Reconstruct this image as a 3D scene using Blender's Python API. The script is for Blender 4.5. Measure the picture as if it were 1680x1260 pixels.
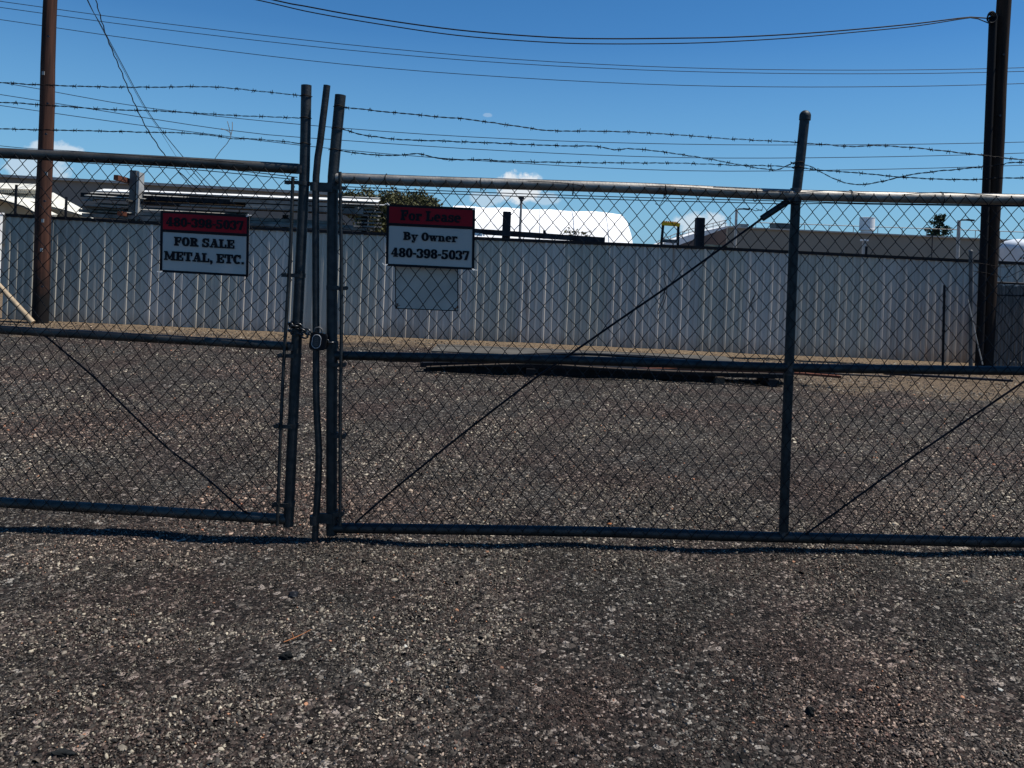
import bpy, math, random
import numpy as np
from mathutils import Vector, Matrix
random.seed(7); rng = np.random.default_rng(11)
for o in list(bpy.data.objects): bpy.data.objects.remove(o)
sc = bpy.context.scene
COL = sc.collection

# ------------------------------------------------------------------ camera
F, CX, CY, EYE = 1269.0, 840.0, 424.0, 1.5          # focal length and principal point of the lens (photo pixels), eye height
ROLL = math.radians(2.46); CR, SR = math.cos(ROLL), math.sin(ROLL)
cam_d = bpy.data.cameras.new('camera'); cam = bpy.data.objects.new('camera', cam_d); COL.objects.link(cam)
cam_d.sensor_width = 36.0; cam_d.lens = F/1680*36; cam_d.shift_y = -(630-CY)/1680
cam_d.clip_start = 0.05; cam_d.clip_end = 6000
cam.matrix_world = Matrix(((CR, -SR, 0, 0), (0, 0, -1, 0), (SR, CR, 0, EYE), (0, 0, 0, 1)))
sc.camera = cam

def ray(px, py):
    u = (px-CX)/F; v = (py-CY)/F
    return Vector((u*CR + v*SR, 1.0, u*SR - v*CR))
def P(px, py, c, m=0.0):
    """point seen at a photo pixel, on the upright plane Y = c + m*X"""
    d = ray(px, py); t = c/(1 - m*d.x)
    return Vector((d.x*t, t, d.z*t + EYE))
def G(px, py, z=0.0):
    """point on the ground seen at a photo pixel"""
    d = ray(px, py); t = (z-EYE)/d.z
    return Vector((d.x*t, t, z))

# ------------------------------------------------------------------ light
SUN_E, SUN_AZ = math.radians(64), math.radians(-1.7)   # azimuth counted from +X towards +Y
w = bpy.data.worlds.new('World'); sc.world = w; w.use_nodes = True
nt = w.node_tree; nt.nodes.clear(); N = nt.nodes.new; L = nt.links.new
out = N('ShaderNodeOutputWorld'); bg = N('ShaderNodeBackground'); sky = N('ShaderNodeTexSky')
sky.sky_type = 'NISHITA'; sky.sun_disc = False; sky.sun_elevation = SUN_E; sky.sun_rotation = math.radians(90)-SUN_AZ
sky.altitude = 300; sky.air_density = .85; sky.dust_density = 0; sky.ozone_density = 4
SKY = 0.105
bg.inputs['Strength'].default_value = SKY
tc = N('ShaderNodeTexCoord'); noi = N('ShaderNodeTexNoise'); noi.inputs['Scale'].default_value = 52; noi.inputs['Detail'].default_value = 9; noi.inputs['Roughness'].default_value = .66
L(tc.outputs['Generated'], noi.inputs['Vector'])
def mth(op, a, b=None, c=None, clamp=False):
    n = N('ShaderNodeMath'); n.operation = op; n.use_clamp = clamp
    for k, x in enumerate((a, b, c)):
        if x is None: continue
        if isinstance(x, (int, float)): n.inputs[k].default_value = x
        else: L(x, n.inputs[k])
    return n.outputs[0]
sep = N('ShaderNodeSeparateXYZ'); L(tc.outputs['Generated'], sep.inputs[0])
mask = None
# far cumulus: (pixel x, y, half width, half height, strength)
for (px, py, hw, hh, st) in [(850, 308, 52, 34, .95), (1150, 368, 52, 30, .6), (800, 189, 10, 4.5, .2), (85, 250, 60, 24, .6), (60, 275, 70, 28, .45), (895, 326, 34, 14, .35), (800, 326, 40, 16, .4)]:
    d = ray(px, py).normalized()
    dot_x = mth('MULTIPLY', mth('SUBTRACT', mth('DIVIDE', sep.outputs[0], sep.outputs[1]), d.x/d.y), F/hw)
    dot_z = mth('MULTIPLY', mth('SUBTRACT', mth('DIVIDE', sep.outputs[2], sep.outputs[1]), d.z/d.y), F/hh)
    r2 = mth('ADD', mth('MULTIPLY', dot_x, dot_x), mth('MULTIPLY', dot_z, dot_z))
    b = mth('MULTIPLY', mth('SUBTRACT', 1.0, r2), 1.1, clamp=True)
    e = mth('MULTIPLY', mth('SUBTRACT', mth('ADD', b, mth('MULTIPLY', noi.outputs['Fac'], 2.3)), 1.46), 2.4, clamp=True)
    e = mth('MULTIPLY', e, mth('MULTIPLY', mth('MULTIPLY', b, 4.0, clamp=True), st))
    e = mth('MULTIPLY', e, mth('GREATER_THAN', sep.outputs[1], 0.0))
    mask = e if mask is None else mth('MAXIMUM', mask, e)
mix = N('ShaderNodeMix'); mix.data_type = 'RGBA'
hs = N('ShaderNodeHueSaturation'); hs.inputs['Saturation'].default_value = 1.26; L(sky.outputs[0], hs.inputs['Color'])
hz = N('ShaderNodeMapRange'); hz.inputs['From Min'].default_value = .27; hz.inputs['From Max'].default_value = .02; hz.inputs['To Max'].default_value = .82; L(sep.outputs[2], hz.inputs['Value'])
hm = N('ShaderNodeMix'); hm.data_type = 'RGBA'; L(hz.outputs[0], hm.inputs[0]); L(hs.outputs[0], hm.inputs[6]); hm.inputs[7].default_value = (.185/SKY/1.133, .415/SKY/1.133, .655/SKY/1.133, 1)
gm = N('ShaderNodeMix'); gm.data_type = 'RGBA'; gm.blend_type = 'MULTIPLY'; gm.inputs[0].default_value = 1; L(hm.outputs[2], gm.inputs[6]); gm.inputs[7].default_value = (.90, .98, .98, 1)
L(mask, mix.inputs[0]); L(gm.outputs[2], mix.inputs[6])
mix.inputs[7].default_value = (.70/SKY, .745/SKY, .79/SKY, 1)
L(mix.outputs[2], bg.inputs['Color']); L(bg.outputs[0], out.inputs[0])
sd = bpy.data.lights.new('sun', 'SUN'); sd.energy = 5.0; sd.angle = math.radians(.53); sd.color = (1, .955, .88)
so = bpy.data.objects.new('sun', sd); COL.objects.link(so)
sdir = Vector((math.cos(SUN_E)*math.cos(SUN_AZ), math.cos(SUN_E)*math.sin(SUN_AZ), math.sin(SUN_E)))
so.rotation_euler = sdir.to_track_quat('Z', 'Y').to_euler(); so.location = (0, 0, 30)
sc.view_settings.view_transform = 'Standard'; sc.view_settings.look = 'None'
sc.view_settings.exposure = 0.18; sc.view_settings.gamma = 1; sc.view_settings.use_curve_mapping = False
sc.cycles.max_bounces = 5; sc.cycles.diffuse_bounces = 2; sc.cycles.glossy_bounces = 2; sc.cycles.transparent_max_bounces = 6

# ------------------------------------------------------------------ materials
def mat(name, col, rough=.6, metal=0.0, var=0.15, scale=6.0, col2=None, bump=0.0, bscale=60, spec=.12, stretch=(1, 1, 1), detail=5, lo=.35, hi=.65):
    m = bpy.data.materials.new(name); m.use_nodes = True; t = m.node_tree; b = t.nodes['Principled BSDF']
    b.inputs['Roughness'].default_value = rough; b.inputs['Metallic'].default_value = metal; b.inputs['Specular IOR Level'].default_value = spec
    tcn = t.nodes.new('ShaderNodeTexCoord'); mp = t.nodes.new('ShaderNodeMapping'); mp.inputs['Scale'].default_value = stretch
    t.links.new(tcn.outputs['Object'], mp.inputs[0])
    n = t.nodes.new('ShaderNodeTexNoise'); n.inputs['Scale'].default_value = scale; n.inputs['Detail'].default_value = detail
    t.links.new(mp.outputs[0], n.inputs['Vector'])
    r = t.nodes.new('ShaderNodeValToRGB'); r.color_ramp.elements[0].position = lo; r.color_ramp.elements[1].position = hi
    c2 = col2 if col2 else tuple(min(1, c*(1+var)) for c in col)
    c1 = col if col2 else tuple(c*(1-var) for c in col)
    r.color_ramp.elements[0].color = (*c1, 1); r.color_ramp.elements[1].color = (*c2, 1)
    t.links.new(n.outputs['Fac'], r.inputs[0]); t.links.new(r.outputs[0], b.inputs['Base Color'])
    if bump:
        n2 = t.nodes.new('ShaderNodeTexNoise'); n2.inputs['Scale'].default_value = bscale; n2.inputs['Detail'].default_value = 4
        t.links.new(mp.outputs[0], n2.inputs['Vector'])
        bp = t.nodes.new('ShaderNodeBump'); bp.inputs['Strength'].default_value = bump; bp.inputs['Distance'].default_value = .01
        t.links.new(n2.outputs['Fac'], bp.inputs['Height']); t.links.new(bp.outputs[0], b.inputs['Normal'])
    return m
M = {}
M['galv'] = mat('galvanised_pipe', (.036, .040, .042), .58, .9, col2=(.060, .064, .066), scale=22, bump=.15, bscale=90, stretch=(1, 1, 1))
M['galv_half_lit'] = mat('galvanised_half_lit_rail', (.07, .068, .064), .6, .9, col2=(.12, .115, .105), scale=9, bump=.15, bscale=90)  # paler than the pipes: weaker sun on the left rails put into the colour
M['galv_sunlit'] = mat('galvanised_sunlit_rail', (.20, .192, .178), .62, .9, col2=(.33, .315, .29), scale=7, bump=.15, bscale=90)  # lit copy of the pipe metal, sunlight on the right top rail painted in
M['weld'] = mat('weld_primer', (.025, .024, .023), .6, .5, col2=(.12, .11, .105), scale=40)
M['wire'] = mat('mesh_wire', (.012, .013, .015), .5, .6, var=.4, scale=9)
M['barb'] = mat('barbed_wire_steel', (.016, .013, .012), .6, .5, var=.4, scale=30)
M['dark_steel'] = mat('dark_steel', (.016, .017, .02), .5, .6, var=.4, scale=15)
M['sign_white'] = mat('sign_white', (.44, .41, .375), .45, 0, var=.05, scale=3)
M['sign_red'] = mat('sign_red', (.26, .006, .014), .45, 0, var=.12, scale=4)
M['sign_black'] = mat('sign_black', (.006, .007, .01), .5, 0, var=.2)
M['zip'] = mat('white_plastic', (.75, .75, .74), .5)
M['plate'] = mat('grey_plate', (.52, .45, .385), .6, 0, var=.12, scale=5)
M['lock'] = mat('black_lock', (.012, .012, .014), .35, .2)
M['lockring'] = mat('lock_chrome', (.42, .43, .45), .4, .2)
M['lockpad'] = mat('lock_pad', (.05, .052, .055), .5, .1)
M['chainm'] = mat('chain_steel', (.06, .06, .06), .32, .9)
M['panel'] = mat('white_fence_paint', (.47, .425, .375), .5, 0, col2=(.55, .495, .43), scale=1.2, stretch=(1, 1, .35), bump=.05, bscale=4)
M['panel2'] = mat('white_fence_paint_warm', (.43, .40, .335), .5, 0, col2=(.50, .455, .38), scale=1.2, stretch=(1, 1, .35))
M['black'] = mat('black_trim', (.012, .012, .014), .6, 0, var=.3)
M['blackwood'] = mat('dark_timber', (.018, .02, .026), .8, 0, var=.4, scale=8, stretch=(1, 1, .1))
M['concrete'] = mat('concrete_pale', (.085, .08, .072), .9, 0, var=.2, scale=2)
M['rust'] = mat('rusty_steel', (.12, .045, .028), .85, .1, var=.4, scale=12)
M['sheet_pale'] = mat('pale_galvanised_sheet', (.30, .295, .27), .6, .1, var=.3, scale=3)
M['stack_grey'] = mat('weathered_sheet_grey', (.17, .165, .155), .6, .1, var=.35, scale=4)
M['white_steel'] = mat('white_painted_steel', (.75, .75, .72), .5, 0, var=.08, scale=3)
M['grey_steel'] = mat('grey_painted_steel', (.10, .10, .10), .5, .3, var=.2, scale=6)
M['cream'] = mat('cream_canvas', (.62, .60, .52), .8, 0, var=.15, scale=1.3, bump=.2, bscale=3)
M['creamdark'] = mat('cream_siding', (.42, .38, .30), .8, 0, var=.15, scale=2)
M['greywall'] = mat('grey_block_wall', (.20, .185, .165), .9, 0, var=.06, scale=.3)
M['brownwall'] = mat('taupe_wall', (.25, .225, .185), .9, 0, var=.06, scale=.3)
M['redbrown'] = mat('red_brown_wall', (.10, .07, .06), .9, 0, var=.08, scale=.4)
M['whitetent'] = mat('white_tarp', (.93, .92, .90), .7, 0, var=.03, scale=1, bump=.3, bscale=1.2)
M['white'] = mat('white_paint', (.8, .8, .78), .5, 0, var=.05)
M['yellow'] = mat('yellow_paint', (.85, .45, .02), .5, 0, var=.15, scale=5)
M['lamp'] = mat('lamp_post_steel', (.34, .33, .31), .5, .2)
M['lamptop'] = mat('lamp_head_dark', (.04, .04, .045), .5, .2)
M['cable'] = mat('black_cable', (.01, .011, .014), .6)
M['farwire'] = mat('far_conductor', (.03, .05, .08), .5, 0)
M['rock'] = mat('dark_rock', (.012, .013, .013), .8, 0, var=.5, scale=30, bump=.6, bscale=80)
M['twig'] = mat('dry_twig', (.30, .12, .05), .8)
M['leaf_olive'] = mat('olive_leaves', (.055, .058, .022), .7, 0, col2=(.115, .11, .05), scale=2.5, spec=.2)
M['leaf_dark'] = mat('dark_leaves', (.02, .035, .016), .7, 0, col2=(.045, .065, .03), scale=1.5, spec=.2)
M['bark'] = mat('bark', (.08, .06, .045), .9)
M['slats'] = mat('grey_slats', (.11, .105, .10), .7, 0, var=.3, scale=30, stretch=(1, 1, .1))
M['tank'] = mat('tank_white', (.62, .66, .70), .5, 0, var=.05)
M['strap'] = mat('pale_pipe', (.38, .29, .19), .5, 0, var=.2, scale=8)

def weather_panel(m):
    """rain streaks, mud splash along the foot, a few rust runs"""
    t = m.node_tree; b = t.nodes['Principled BSDF']; src = b.inputs['Base Color'].links[0].from_socket; N_ = t.nodes.new; l = t.links.new
    tc_ = N_('ShaderNodeTexCoord'); sp = N_('ShaderNodeSeparateXYZ'); l(tc_.outputs['Object'], sp.inputs[0])
    def nz(sc_, st, d=5):
        mp = N_('ShaderNodeMapping'); mp.inputs['Scale'].default_value = st; l(tc_.outputs['Object'], mp.inputs[0])
        n = N_('ShaderNodeTexNoise'); n.inputs['Scale'].default_value = sc_; n.inputs['Detail'].default_value = d; l(mp.outputs[0], n.inputs['Vector']); return n.outputs['Fac']
    def mr(x, a0, a1, b0=0.0, b1=1.0):
        r = N_('ShaderNodeMapRange'); r.inputs['From Min'].default_value = a0; r.inputs['From Max'].default_value = a1; r.inputs['To Min'].default_value = b0; r.inputs['To Max'].default_value = b1; l(x, r.inputs['Value']); return r.outputs[0]
    def mix_(f, c0, col):
        mx = N_('ShaderNodeMix'); mx.data_type = 'RGBA'; l(f, mx.inputs[0]); l(c0, mx.inputs[6]); mx.inputs[7].default_value = (*col, 1); return mx.outputs[2]
    def mul(a_, b_):
        q = N_('ShaderNodeMath'); q.operation = 'MULTIPLY'
        for k, x in enumerate((a_, b_)):
            if isinstance(x, float): q.inputs[k].default_value = x
            else: l(x, q.inputs[k])
        return q.outputs[0]
    c = mix_(mr(nz(7, (1, 1, .06)), .45, .75, 0, .35), src, (.22, .21, .19))
    q = N_('ShaderNodeMath'); q.operation = 'MULTIPLY_ADD'; q.inputs[1].default_value = .5; l(nz(3, (1, 1, .6)), q.inputs[0]); l(sp.outputs[2], q.inputs[2])
    c = mix_(mr(q.outputs[0], .24, .50, .6, 0), c, (.24, .19, .14))
    c = mix_(mul(mr(nz(5, (1.6, 1, .10), 3), .64, .72), .5), c, (.22, .12, .07))
    l(c, b.inputs['Base Color'])
weather_panel(M['panel']); weather_panel(M['panel2'])
def pole_mat(c1=(.018, .010, .009), c2=(.10, .042, .026), nm='weathered_pole_wood'):
    m = mat(nm, c1, .85, 0, col2=c2, scale=14, stretch=(1, 1, .05), bump=.7, bscale=30, spec=.2, lo=.3, hi=.72)
    # tar-treated butt: dark stain that ends in an uneven edge about a metre up
    t = m.node_tree; b = t.nodes['Principled BSDF']; src = b.inputs['Base Color'].links[0].from_socket
    tcn = t.nodes.new('ShaderNodeTexCoord'); sp = t.nodes.new('ShaderNodeSeparateXYZ'); t.links.new(tcn.outputs['Object'], sp.inputs[0])
    nn = t.nodes.new('ShaderNodeTexNoise'); nn.inputs['Scale'].default_value = 5; t.links.new(tcn.outputs['Object'], nn.inputs['Vector'])
    a = t.nodes.new('ShaderNodeMath'); a.operation = 'MULTIPLY_ADD'; a.inputs[1].default_value = .8; t.links.new(nn.outputs['Fac'], a.inputs[0]); t.links.new(sp.outputs[2], a.inputs[2])
    r = t.nodes.new('ShaderNodeMapRange'); r.inputs['From Min'].default_value = .9; r.inputs['From Max'].default_value = 1.5; t.links.new(a.outputs[0], r.inputs['Value'])
    mx = t.nodes.new('ShaderNodeMix'); mx.data_type = 'RGBA'; mx.inputs[6].default_value = (.008, .007, .007, 1); t.links.new(src, mx.inputs[7]); t.links.new(r.outputs[0], mx.inputs[0])
    t.links.new(mx.outputs[2], b.inputs['Base Color'])
    return m
M['pole'] = pole_mat()
M['pole_shaded'] = pole_mat((.008, .006, .005), (.045, .024, .015), 'shaded_pole_wood')  # darker copy of the pole wood, with the right pole's shade in its colour
M['riser'] = mat('dark_riser', (.010, .009, .010), .7, 0, var=.3, scale=9, stretch=(1, 1, .1))

# ------------------------------------------------------------------ mesh helpers
class MB:
    def __init__(s): s.v = []; s.f = []; s.sm = []
    def add(s, vs, fs, smooth=False):
        k = len(s.v); s.v += [tuple(v) for v in vs]; s.f += [tuple(i+k for i in f) for f in fs]; s.sm += [smooth]*len(fs)
        return s
    def box(s, c, d, rz=0.0, M3=None):
        x, y, z = d[0]/2, d[1]/2, d[2]/2
        vs = [Vector((a*x, b*y, e*z)) for a in (-1, 1) for b in (-1, 1) for e in (-1, 1)]
        R = M3 if M3 is not None else Matrix.Rotation(rz, 3, 'Z')
        vs = [R @ v + Vector(c) for v in vs]
        return s.add(vs, [(0, 1, 3, 2), (4, 6, 7, 5), (0, 4, 5, 1), (2, 3, 7, 6), (0, 2, 6, 4), (1, 5, 7, 3)])
    def beam(s, a, b, w, h):
        """box section from a to b, w across (horizontal), h upright"""
        a = Vector(a); b = Vector(b); d = (b-a); l = d.length; d.normalize()
        side = d.cross(Vector((0, 0, 1)))
        if side.length < 1e-4: side = Vector((1, 0, 0))
        side.normalize(); up = side.cross(d)
        R = Matrix((d, side, up)).transposed()
        return s.box((a+b)/2, (l, w, h), M3=R)
    def tube(s, pts, r, n=10, cap=True, smooth=True):
        pts = [Vector(p) for p in pts]; K = len(pts)
        rs = r if isinstance(r, (list, tuple)) else [r]*K
        vs = []; prev = None
        for i, p in enumerate(pts):
            t = (pts[min(i+1, K-1)] - pts[max(i-1, 0)])
            t = t.normalized() if t.length > 1e-9 else Vector((0, 0, 1))
            if prev is None:
                a = Vector((0, 1, 0)) if abs(t.y) < .9 else Vector((1, 0, 0))
                nrm = (a - t*a.dot(t)).normalized()
            else: nrm = (prev - t*prev.dot(t)).normalized()
            prev = nrm; bi = t.cross(nrm)
            for k in range(n):
                an = 2*math.pi*k/n
                vs.append(p + (nrm*math.cos(an) + bi*math.sin(an))*rs[i])
        fs = []
        for i in range(K-1):
            for k in range(n):
                fs.append((i*n+k, i*n+(k+1) % n, (i+1)*n+(k+1) % n, (i+1)*n+k))
        s.add(vs, fs, smooth)
        if cap:
            s.add(vs[:n], [tuple(range(n))[::-1]]); s.add(vs[-n:], [tuple(range(n))])
        return s
    def prism(s, poly, off):
        """closed polygon (3-D points) extruded by vector off"""
        n = len(poly); off = Vector(off)
        vs = [Vector(p) for p in poly] + [Vector(p)+off for p in poly]
        fs = [tuple(range(n)), tuple(range(2*n-1, n-1, -1))] + [(i, i+n, (i+1) % n+n, (i+1) % n) for i in range(n)]
        return s.add(vs, fs)
    def build(s, name, m, parent=None):
        me = bpy.data.meshes.new(name); me.from_pydata(s.v, [], s.f)
        me.polygons.foreach_set('use_smooth', s.sm); me.update()
        import bmesh
        bm = bmesh.new(); bm.from_mesh(me); bmesh.ops.recalc_face_normals(bm, faces=bm.faces); bm.to_mesh(me); bm.free()
        me.materials.append(M[m] if isinstance(m, str) else m)
        o = bpy.data.objects.new(name, me); COL.objects.link(o)
        if parent is not None:
            o.parent = parent; o.matrix_parent_inverse = Matrix.Translation(-Vector(parent.location))
        return o
def thing(name, label, cat, loc, group=None):
    o = bpy.data.objects.new(name, None); COL.objects.link(o); o.location = loc; o.empty_display_size = .2
    o['label'] = label; o['category'] = cat
    if group: o['group'] = group
    return o
def tag(o, label, cat, group=None):
    o['label'] = label; o['category'] = cat
    if group: o['group'] = group
    return o
def struct(o): o['kind'] = 'structure'; return o
def sphere_pts(c, r, nu=12, nv=8, half=False):
    vs = []; fs = []
    v0 = 0
    for j in range(nv+1):
        th = (math.pi/2 if half else math.pi)*j/nv
        for i in range(nu):
            ph = 2*math.pi*i/nu
            vs.append(Vector(c)+Vector((r*math.sin(th)*math.cos(ph), r*math.sin(th)*math.sin(ph), r*math.cos(th))))
    for j in range(nv):
        for i in range(nu):
            fs.append((j*nu+i, j*nu+(i+1) % nu, (j+1)*nu+(i+1) % nu, (j+1)*nu+i))
    return vs, fs
def lerp_poly(pts, x):
    for (a, b) in zip(pts[:-1], pts[1:]):
        if x <= b[0] or b is pts[-1]:
            t = (x-a[0])/(b[0]-a[0]); return a[1]+(b[1]-a[1])*t
def smooth_line(pts, step=6):
    """Catmull-Rom through 2-D points"""
    out_ = []; n = len(pts)
    for i in range(n-1):
        p0 = pts[max(i-1, 0)]; p1 = pts[i]; p2 = pts[i+1]; p3 = pts[min(i+2, n-1)]
        L_ = math.hypot(p2[0]-p1[0], p2[1]-p1[1]); k = max(1, int(L_/step))
        for j in range(k):
            t = j/k
            out_.append(tuple(.5*((2*p1[a])+(-p0[a]+p2[a])*t+(2*p0[a]-5*p1[a]+4*p2[a]-p3[a])*t*t+(-p0[a]+3*p1[a]-3*p2[a]+p3[a])*t**3) for a in range(len(p1))))
    out_.append(tuple(pts[-1])); return out_

# ------------------------------------------------------------------ ground
def gh(x, y):
    """gentle relief of the lot"""
    n = .012*np.sin(x*2.1+1.3)*np.cos(y*1.7+.4) + .007*np.sin(x*5.3+y*3.1) + .004*np.cos(x*11.7-y*9.3+2) + .010*np.sin(x*.9-y*1.3)
    t = np.clip((x+.6)/3.6, 0, 1); ramp = .125*t*t*(3-2*t)*np.clip((7.5-y)/2.5, 0, 1)*np.clip((y+1)/3, 0, 1)*np.clip((9-x)/4, 0, 1)
    return n*np.clip((16-y)/4, 0, 1)*np.clip((14-np.abs(x))/4, 0, 1)+ramp-.006*np.clip(x, -14, 14)*np.clip((y-9.5)/3.5, 0, 1)*np.clip((34-y)/14, 0, 1)
def ground_material():
    m = bpy.data.materials.new('gravel_lot'); m.use_nodes = True; t = m.node_tree; b = t.nodes['Principled BSDF']; n = t.nodes.new; l = t.links.new
    tcn = n('ShaderNodeTexCoord'); b.inputs['Roughness'].default_value = .95; b.inputs['Specular IOR Level'].default_value = .15
    v = n('ShaderNodeTexVoronoi'); v.inputs['Scale'].default_value = 95; l(tcn.outputs['Object'], v.inputs['Vector'])
    v2 = n('ShaderNodeTexVoronoi'); v2.inputs['Scale'].default_value = 42; l(tcn.outputs['Object'], v2.inputs['Vector'])
    def ramp(inp, els):
        r = n('ShaderNodeValToRGB'); r.color_ramp.interpolation = 'CONSTANT'
        while len(r.color_ramp.elements) < len(els): r.color_ramp.elements.new(.5)
        for e, (p_, c_) in zip(r.color_ramp.elements, els): e.position = p_; e.color = (*c_, 1)
        l(inp, r.inputs[0]); return r.outputs[0]
    s1 = n('ShaderNodeSeparateColor'); l(v.outputs['Color'], s1.inputs[0])
    s2 = n('ShaderNodeSeparateColor'); l(v2.outputs['Color'], s2.inputs[0])
    els = [(0, (.008, .007, .006)), (.26, (.020, .017, .015)), (.44, (.036, .027, .023)), (.58, (.036, .033, .029)), (.74, (.066, .057, .049)), (.85, (.13, .117, .10)), (.94, (.28, .255, .22))]
    c1 = ramp(s1.outputs[0], els); c2 = ramp(s2.outputs[1], els)
    mx = n('ShaderNodeMix'); mx.data_type = 'RGBA'; l(s2.outputs[2], mx.inputs[0]); l(c1, mx.inputs[6]); l(c2, mx.inputs[7]);
    st = n('ShaderNodeMath'); st.operation = 'GREATER_THAN'; st.inputs[1].default_value = .72; l(s2.outputs[2], st.inputs[0]); l(st.outputs[0], mx.inputs[0])
    # reddish patches
    ns = n('ShaderNodeTexNoise'); ns.inputs['Scale'].default_value = 1.1; ns.inputs['Detail'].default_value = 4; l(tcn.outputs['Object'], ns.inputs['Vector'])
    rr = n('ShaderNodeValToRGB'); rr.color_ramp.elements[0].position = .45; rr.color_ramp.elements[1].position = .62
    rr.color_ramp.elements[0].color = (1, 1, 1, 1); rr.color_ramp.elements[1].color = (1.0, .84, .82, 1); l(ns.outputs['Fac'], rr.inputs[0])
    mu = n('ShaderNodeMix'); mu.data_type = 'RGBA'; mu.blend_type = 'MULTIPLY'; mu.inputs[0].default_value = 1; l(mx.outputs[2], mu.inputs[6]); l(rr.outputs[0], mu.inputs[7])
    # tan dirt close to the white fence
    sp = n('ShaderNodeSeparateXYZ'); l(tcn.outputs['Object'], sp.inputs[0])
    n3 = n('ShaderNodeTexNoise'); n3.inputs['Scale'].default_value = 1.7; n3.inputs['Detail'].default_value = 6; l(tcn.outputs['Object'], n3.inputs['Vector'])
    def mm(op, a, b_, cl=False):
        q = n('ShaderNodeMath'); q.operation = op; q.use_clamp = cl
        for k, x in enumerate((a, b_)):
            if isinstance(x, (int, float)): q.inputs[k].default_value = x
            else: l(x, q.inputs[k])
        return q.outputs[0]
    # strip of dirt starts about Y = 11.6
    base = mm('MULTIPLY', mm('SUBTRACT', mm('ADD', sp.outputs[1], mm('MULTIPLY', mm('SUBTRACT', n3.outputs['Fac'], .5), 3.6)), 12.1), 1.3, True)
    xr = mm('MULTIPLY', mm('SUBTRACT', sp.outputs[0], 3.2), .8, True)
    yr = mm('MULTIPLY', mm('SUBTRACT', mm('ADD', sp.outputs[1], mm('MULTIPLY', mm('SUBTRACT', n3.outputs['Fac'], .5), 4.0)), 9.4), 1.5, True)
    base = mm('MAXIMUM', base, mm('MULTIPLY', mm('MULTIPLY', xr, yr), .75))
    n4 = n('ShaderNodeTexNoise'); n4.inputs['Scale'].default_value = 24; n4.inputs['Detail'].default_value = 5; l(tcn.outputs['Object'], n4.inputs['Vector'])
    dr = n('ShaderNodeValToRGB'); dr.color_ramp.elements[0].position = .35; dr.color_ramp.elements[1].position = .68
    dr.color_ramp.elements[0].color = (.085, .062, .045, 1); dr.color_ramp.elements[1].color = (.29, .21, .13, 1); l(n4.outputs['Fac'], dr.inputs[0])
    m2 = n('ShaderNodeMix'); m2.data_type = 'RGBA'; l(base, m2.inputs[0]); l(mu.outputs[2], m2.inputs[6]); l(dr.outputs[0], m2.inputs[7])
    l(m2.outputs[2], b.inputs['Base Color'])
    bp = n('ShaderNodeBump'); bp.inputs['Strength'].default_value = .9; bp.inputs['Distance'].default_value = .012; bp.invert = True
    l(v.outputs['Distance'], bp.inputs['Height']); bp2 = n('ShaderNodeBump'); bp2.inputs['Strength'].default_value = .7; bp2.inputs['Distance'].default_value = .02; bp2.invert = True
    l(v2.outputs['Distance'], bp2.inputs['Height']); l(bp.outputs[0], bp2.inputs['Normal']); l(bp2.outputs[0], b.inputs['Normal'])
    return m
M['ground'] = ground_material()
xs = np.unique(np.concatenate([np.linspace(-900, -15, 12), np.linspace(-15, 15, 151), np.linspace(15, 900, 12)]))
ys = np.unique(np.concatenate([np.linspace(-300, -3, 6), np.linspace(-3, 18, 106), np.linspace(18, 2500, 14)]))
X, Y = np.meshgrid(xs, ys); Z = gh(X, Y)
vv = np.stack([X.ravel(), Y.ravel(), Z.ravel()], 1); nx = len(xs); ny = len(ys)
ff = [(j*nx+i, j*nx+i+1, (j+1)*nx+i+1, (j+1)*nx+i) for j in range(ny-1) for i in range(nx-1)]
me = bpy.data.meshes.new('ground'); me.from_pydata(vv.tolist(), [], ff); me.polygons.foreach_set('use_smooth', [True]*len(ff)); me.update(); me.materials.append(M['ground'])
go = bpy.data.objects.new('ground', me); COL.objects.link(go); struct(go)

def fines(x, y):
    """where the surface is trodden to fines: drifts by the gate and two faint wheel tracks through it"""
    f = np.sin(x*1.35+y*.55+2.2)*np.cos(y*1.15-x*.45+.3)+.45*np.sin(x*3.1-y*2.2)+.25*np.sin(y*5.3+x*4.1)-.25
    for (cx_, cy_, rx_, ry_, a_) in ((-1.35, 3.35, 1.0, .28, 1.2), (-1.0, 2.75, .5, .22, 1.0), (-2.4, 5.2, .8, .9, .7), (1.9, 3.3, .7, .25, .8), (1.2, 5.6, 1.1, .7, .6), (.9, 2.35, .6, .15, .6)):
        f = np.maximum(f, a_*(1-((x-cx_)/rx_)**2-((y-cy_)/ry_)**2+.35*np.sin(x*7+y*9)))
    for off_ in (-.15, 1.45):
        c_ = off_+.10*y+.12*np.sin(y*.8)
        f = np.maximum(f, .62*(1-((x-c_)/.17)**2)+.25*np.sin(y*3.1+x*6))
    return np.clip((f-.1)*2.2, 0, 1)
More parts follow.
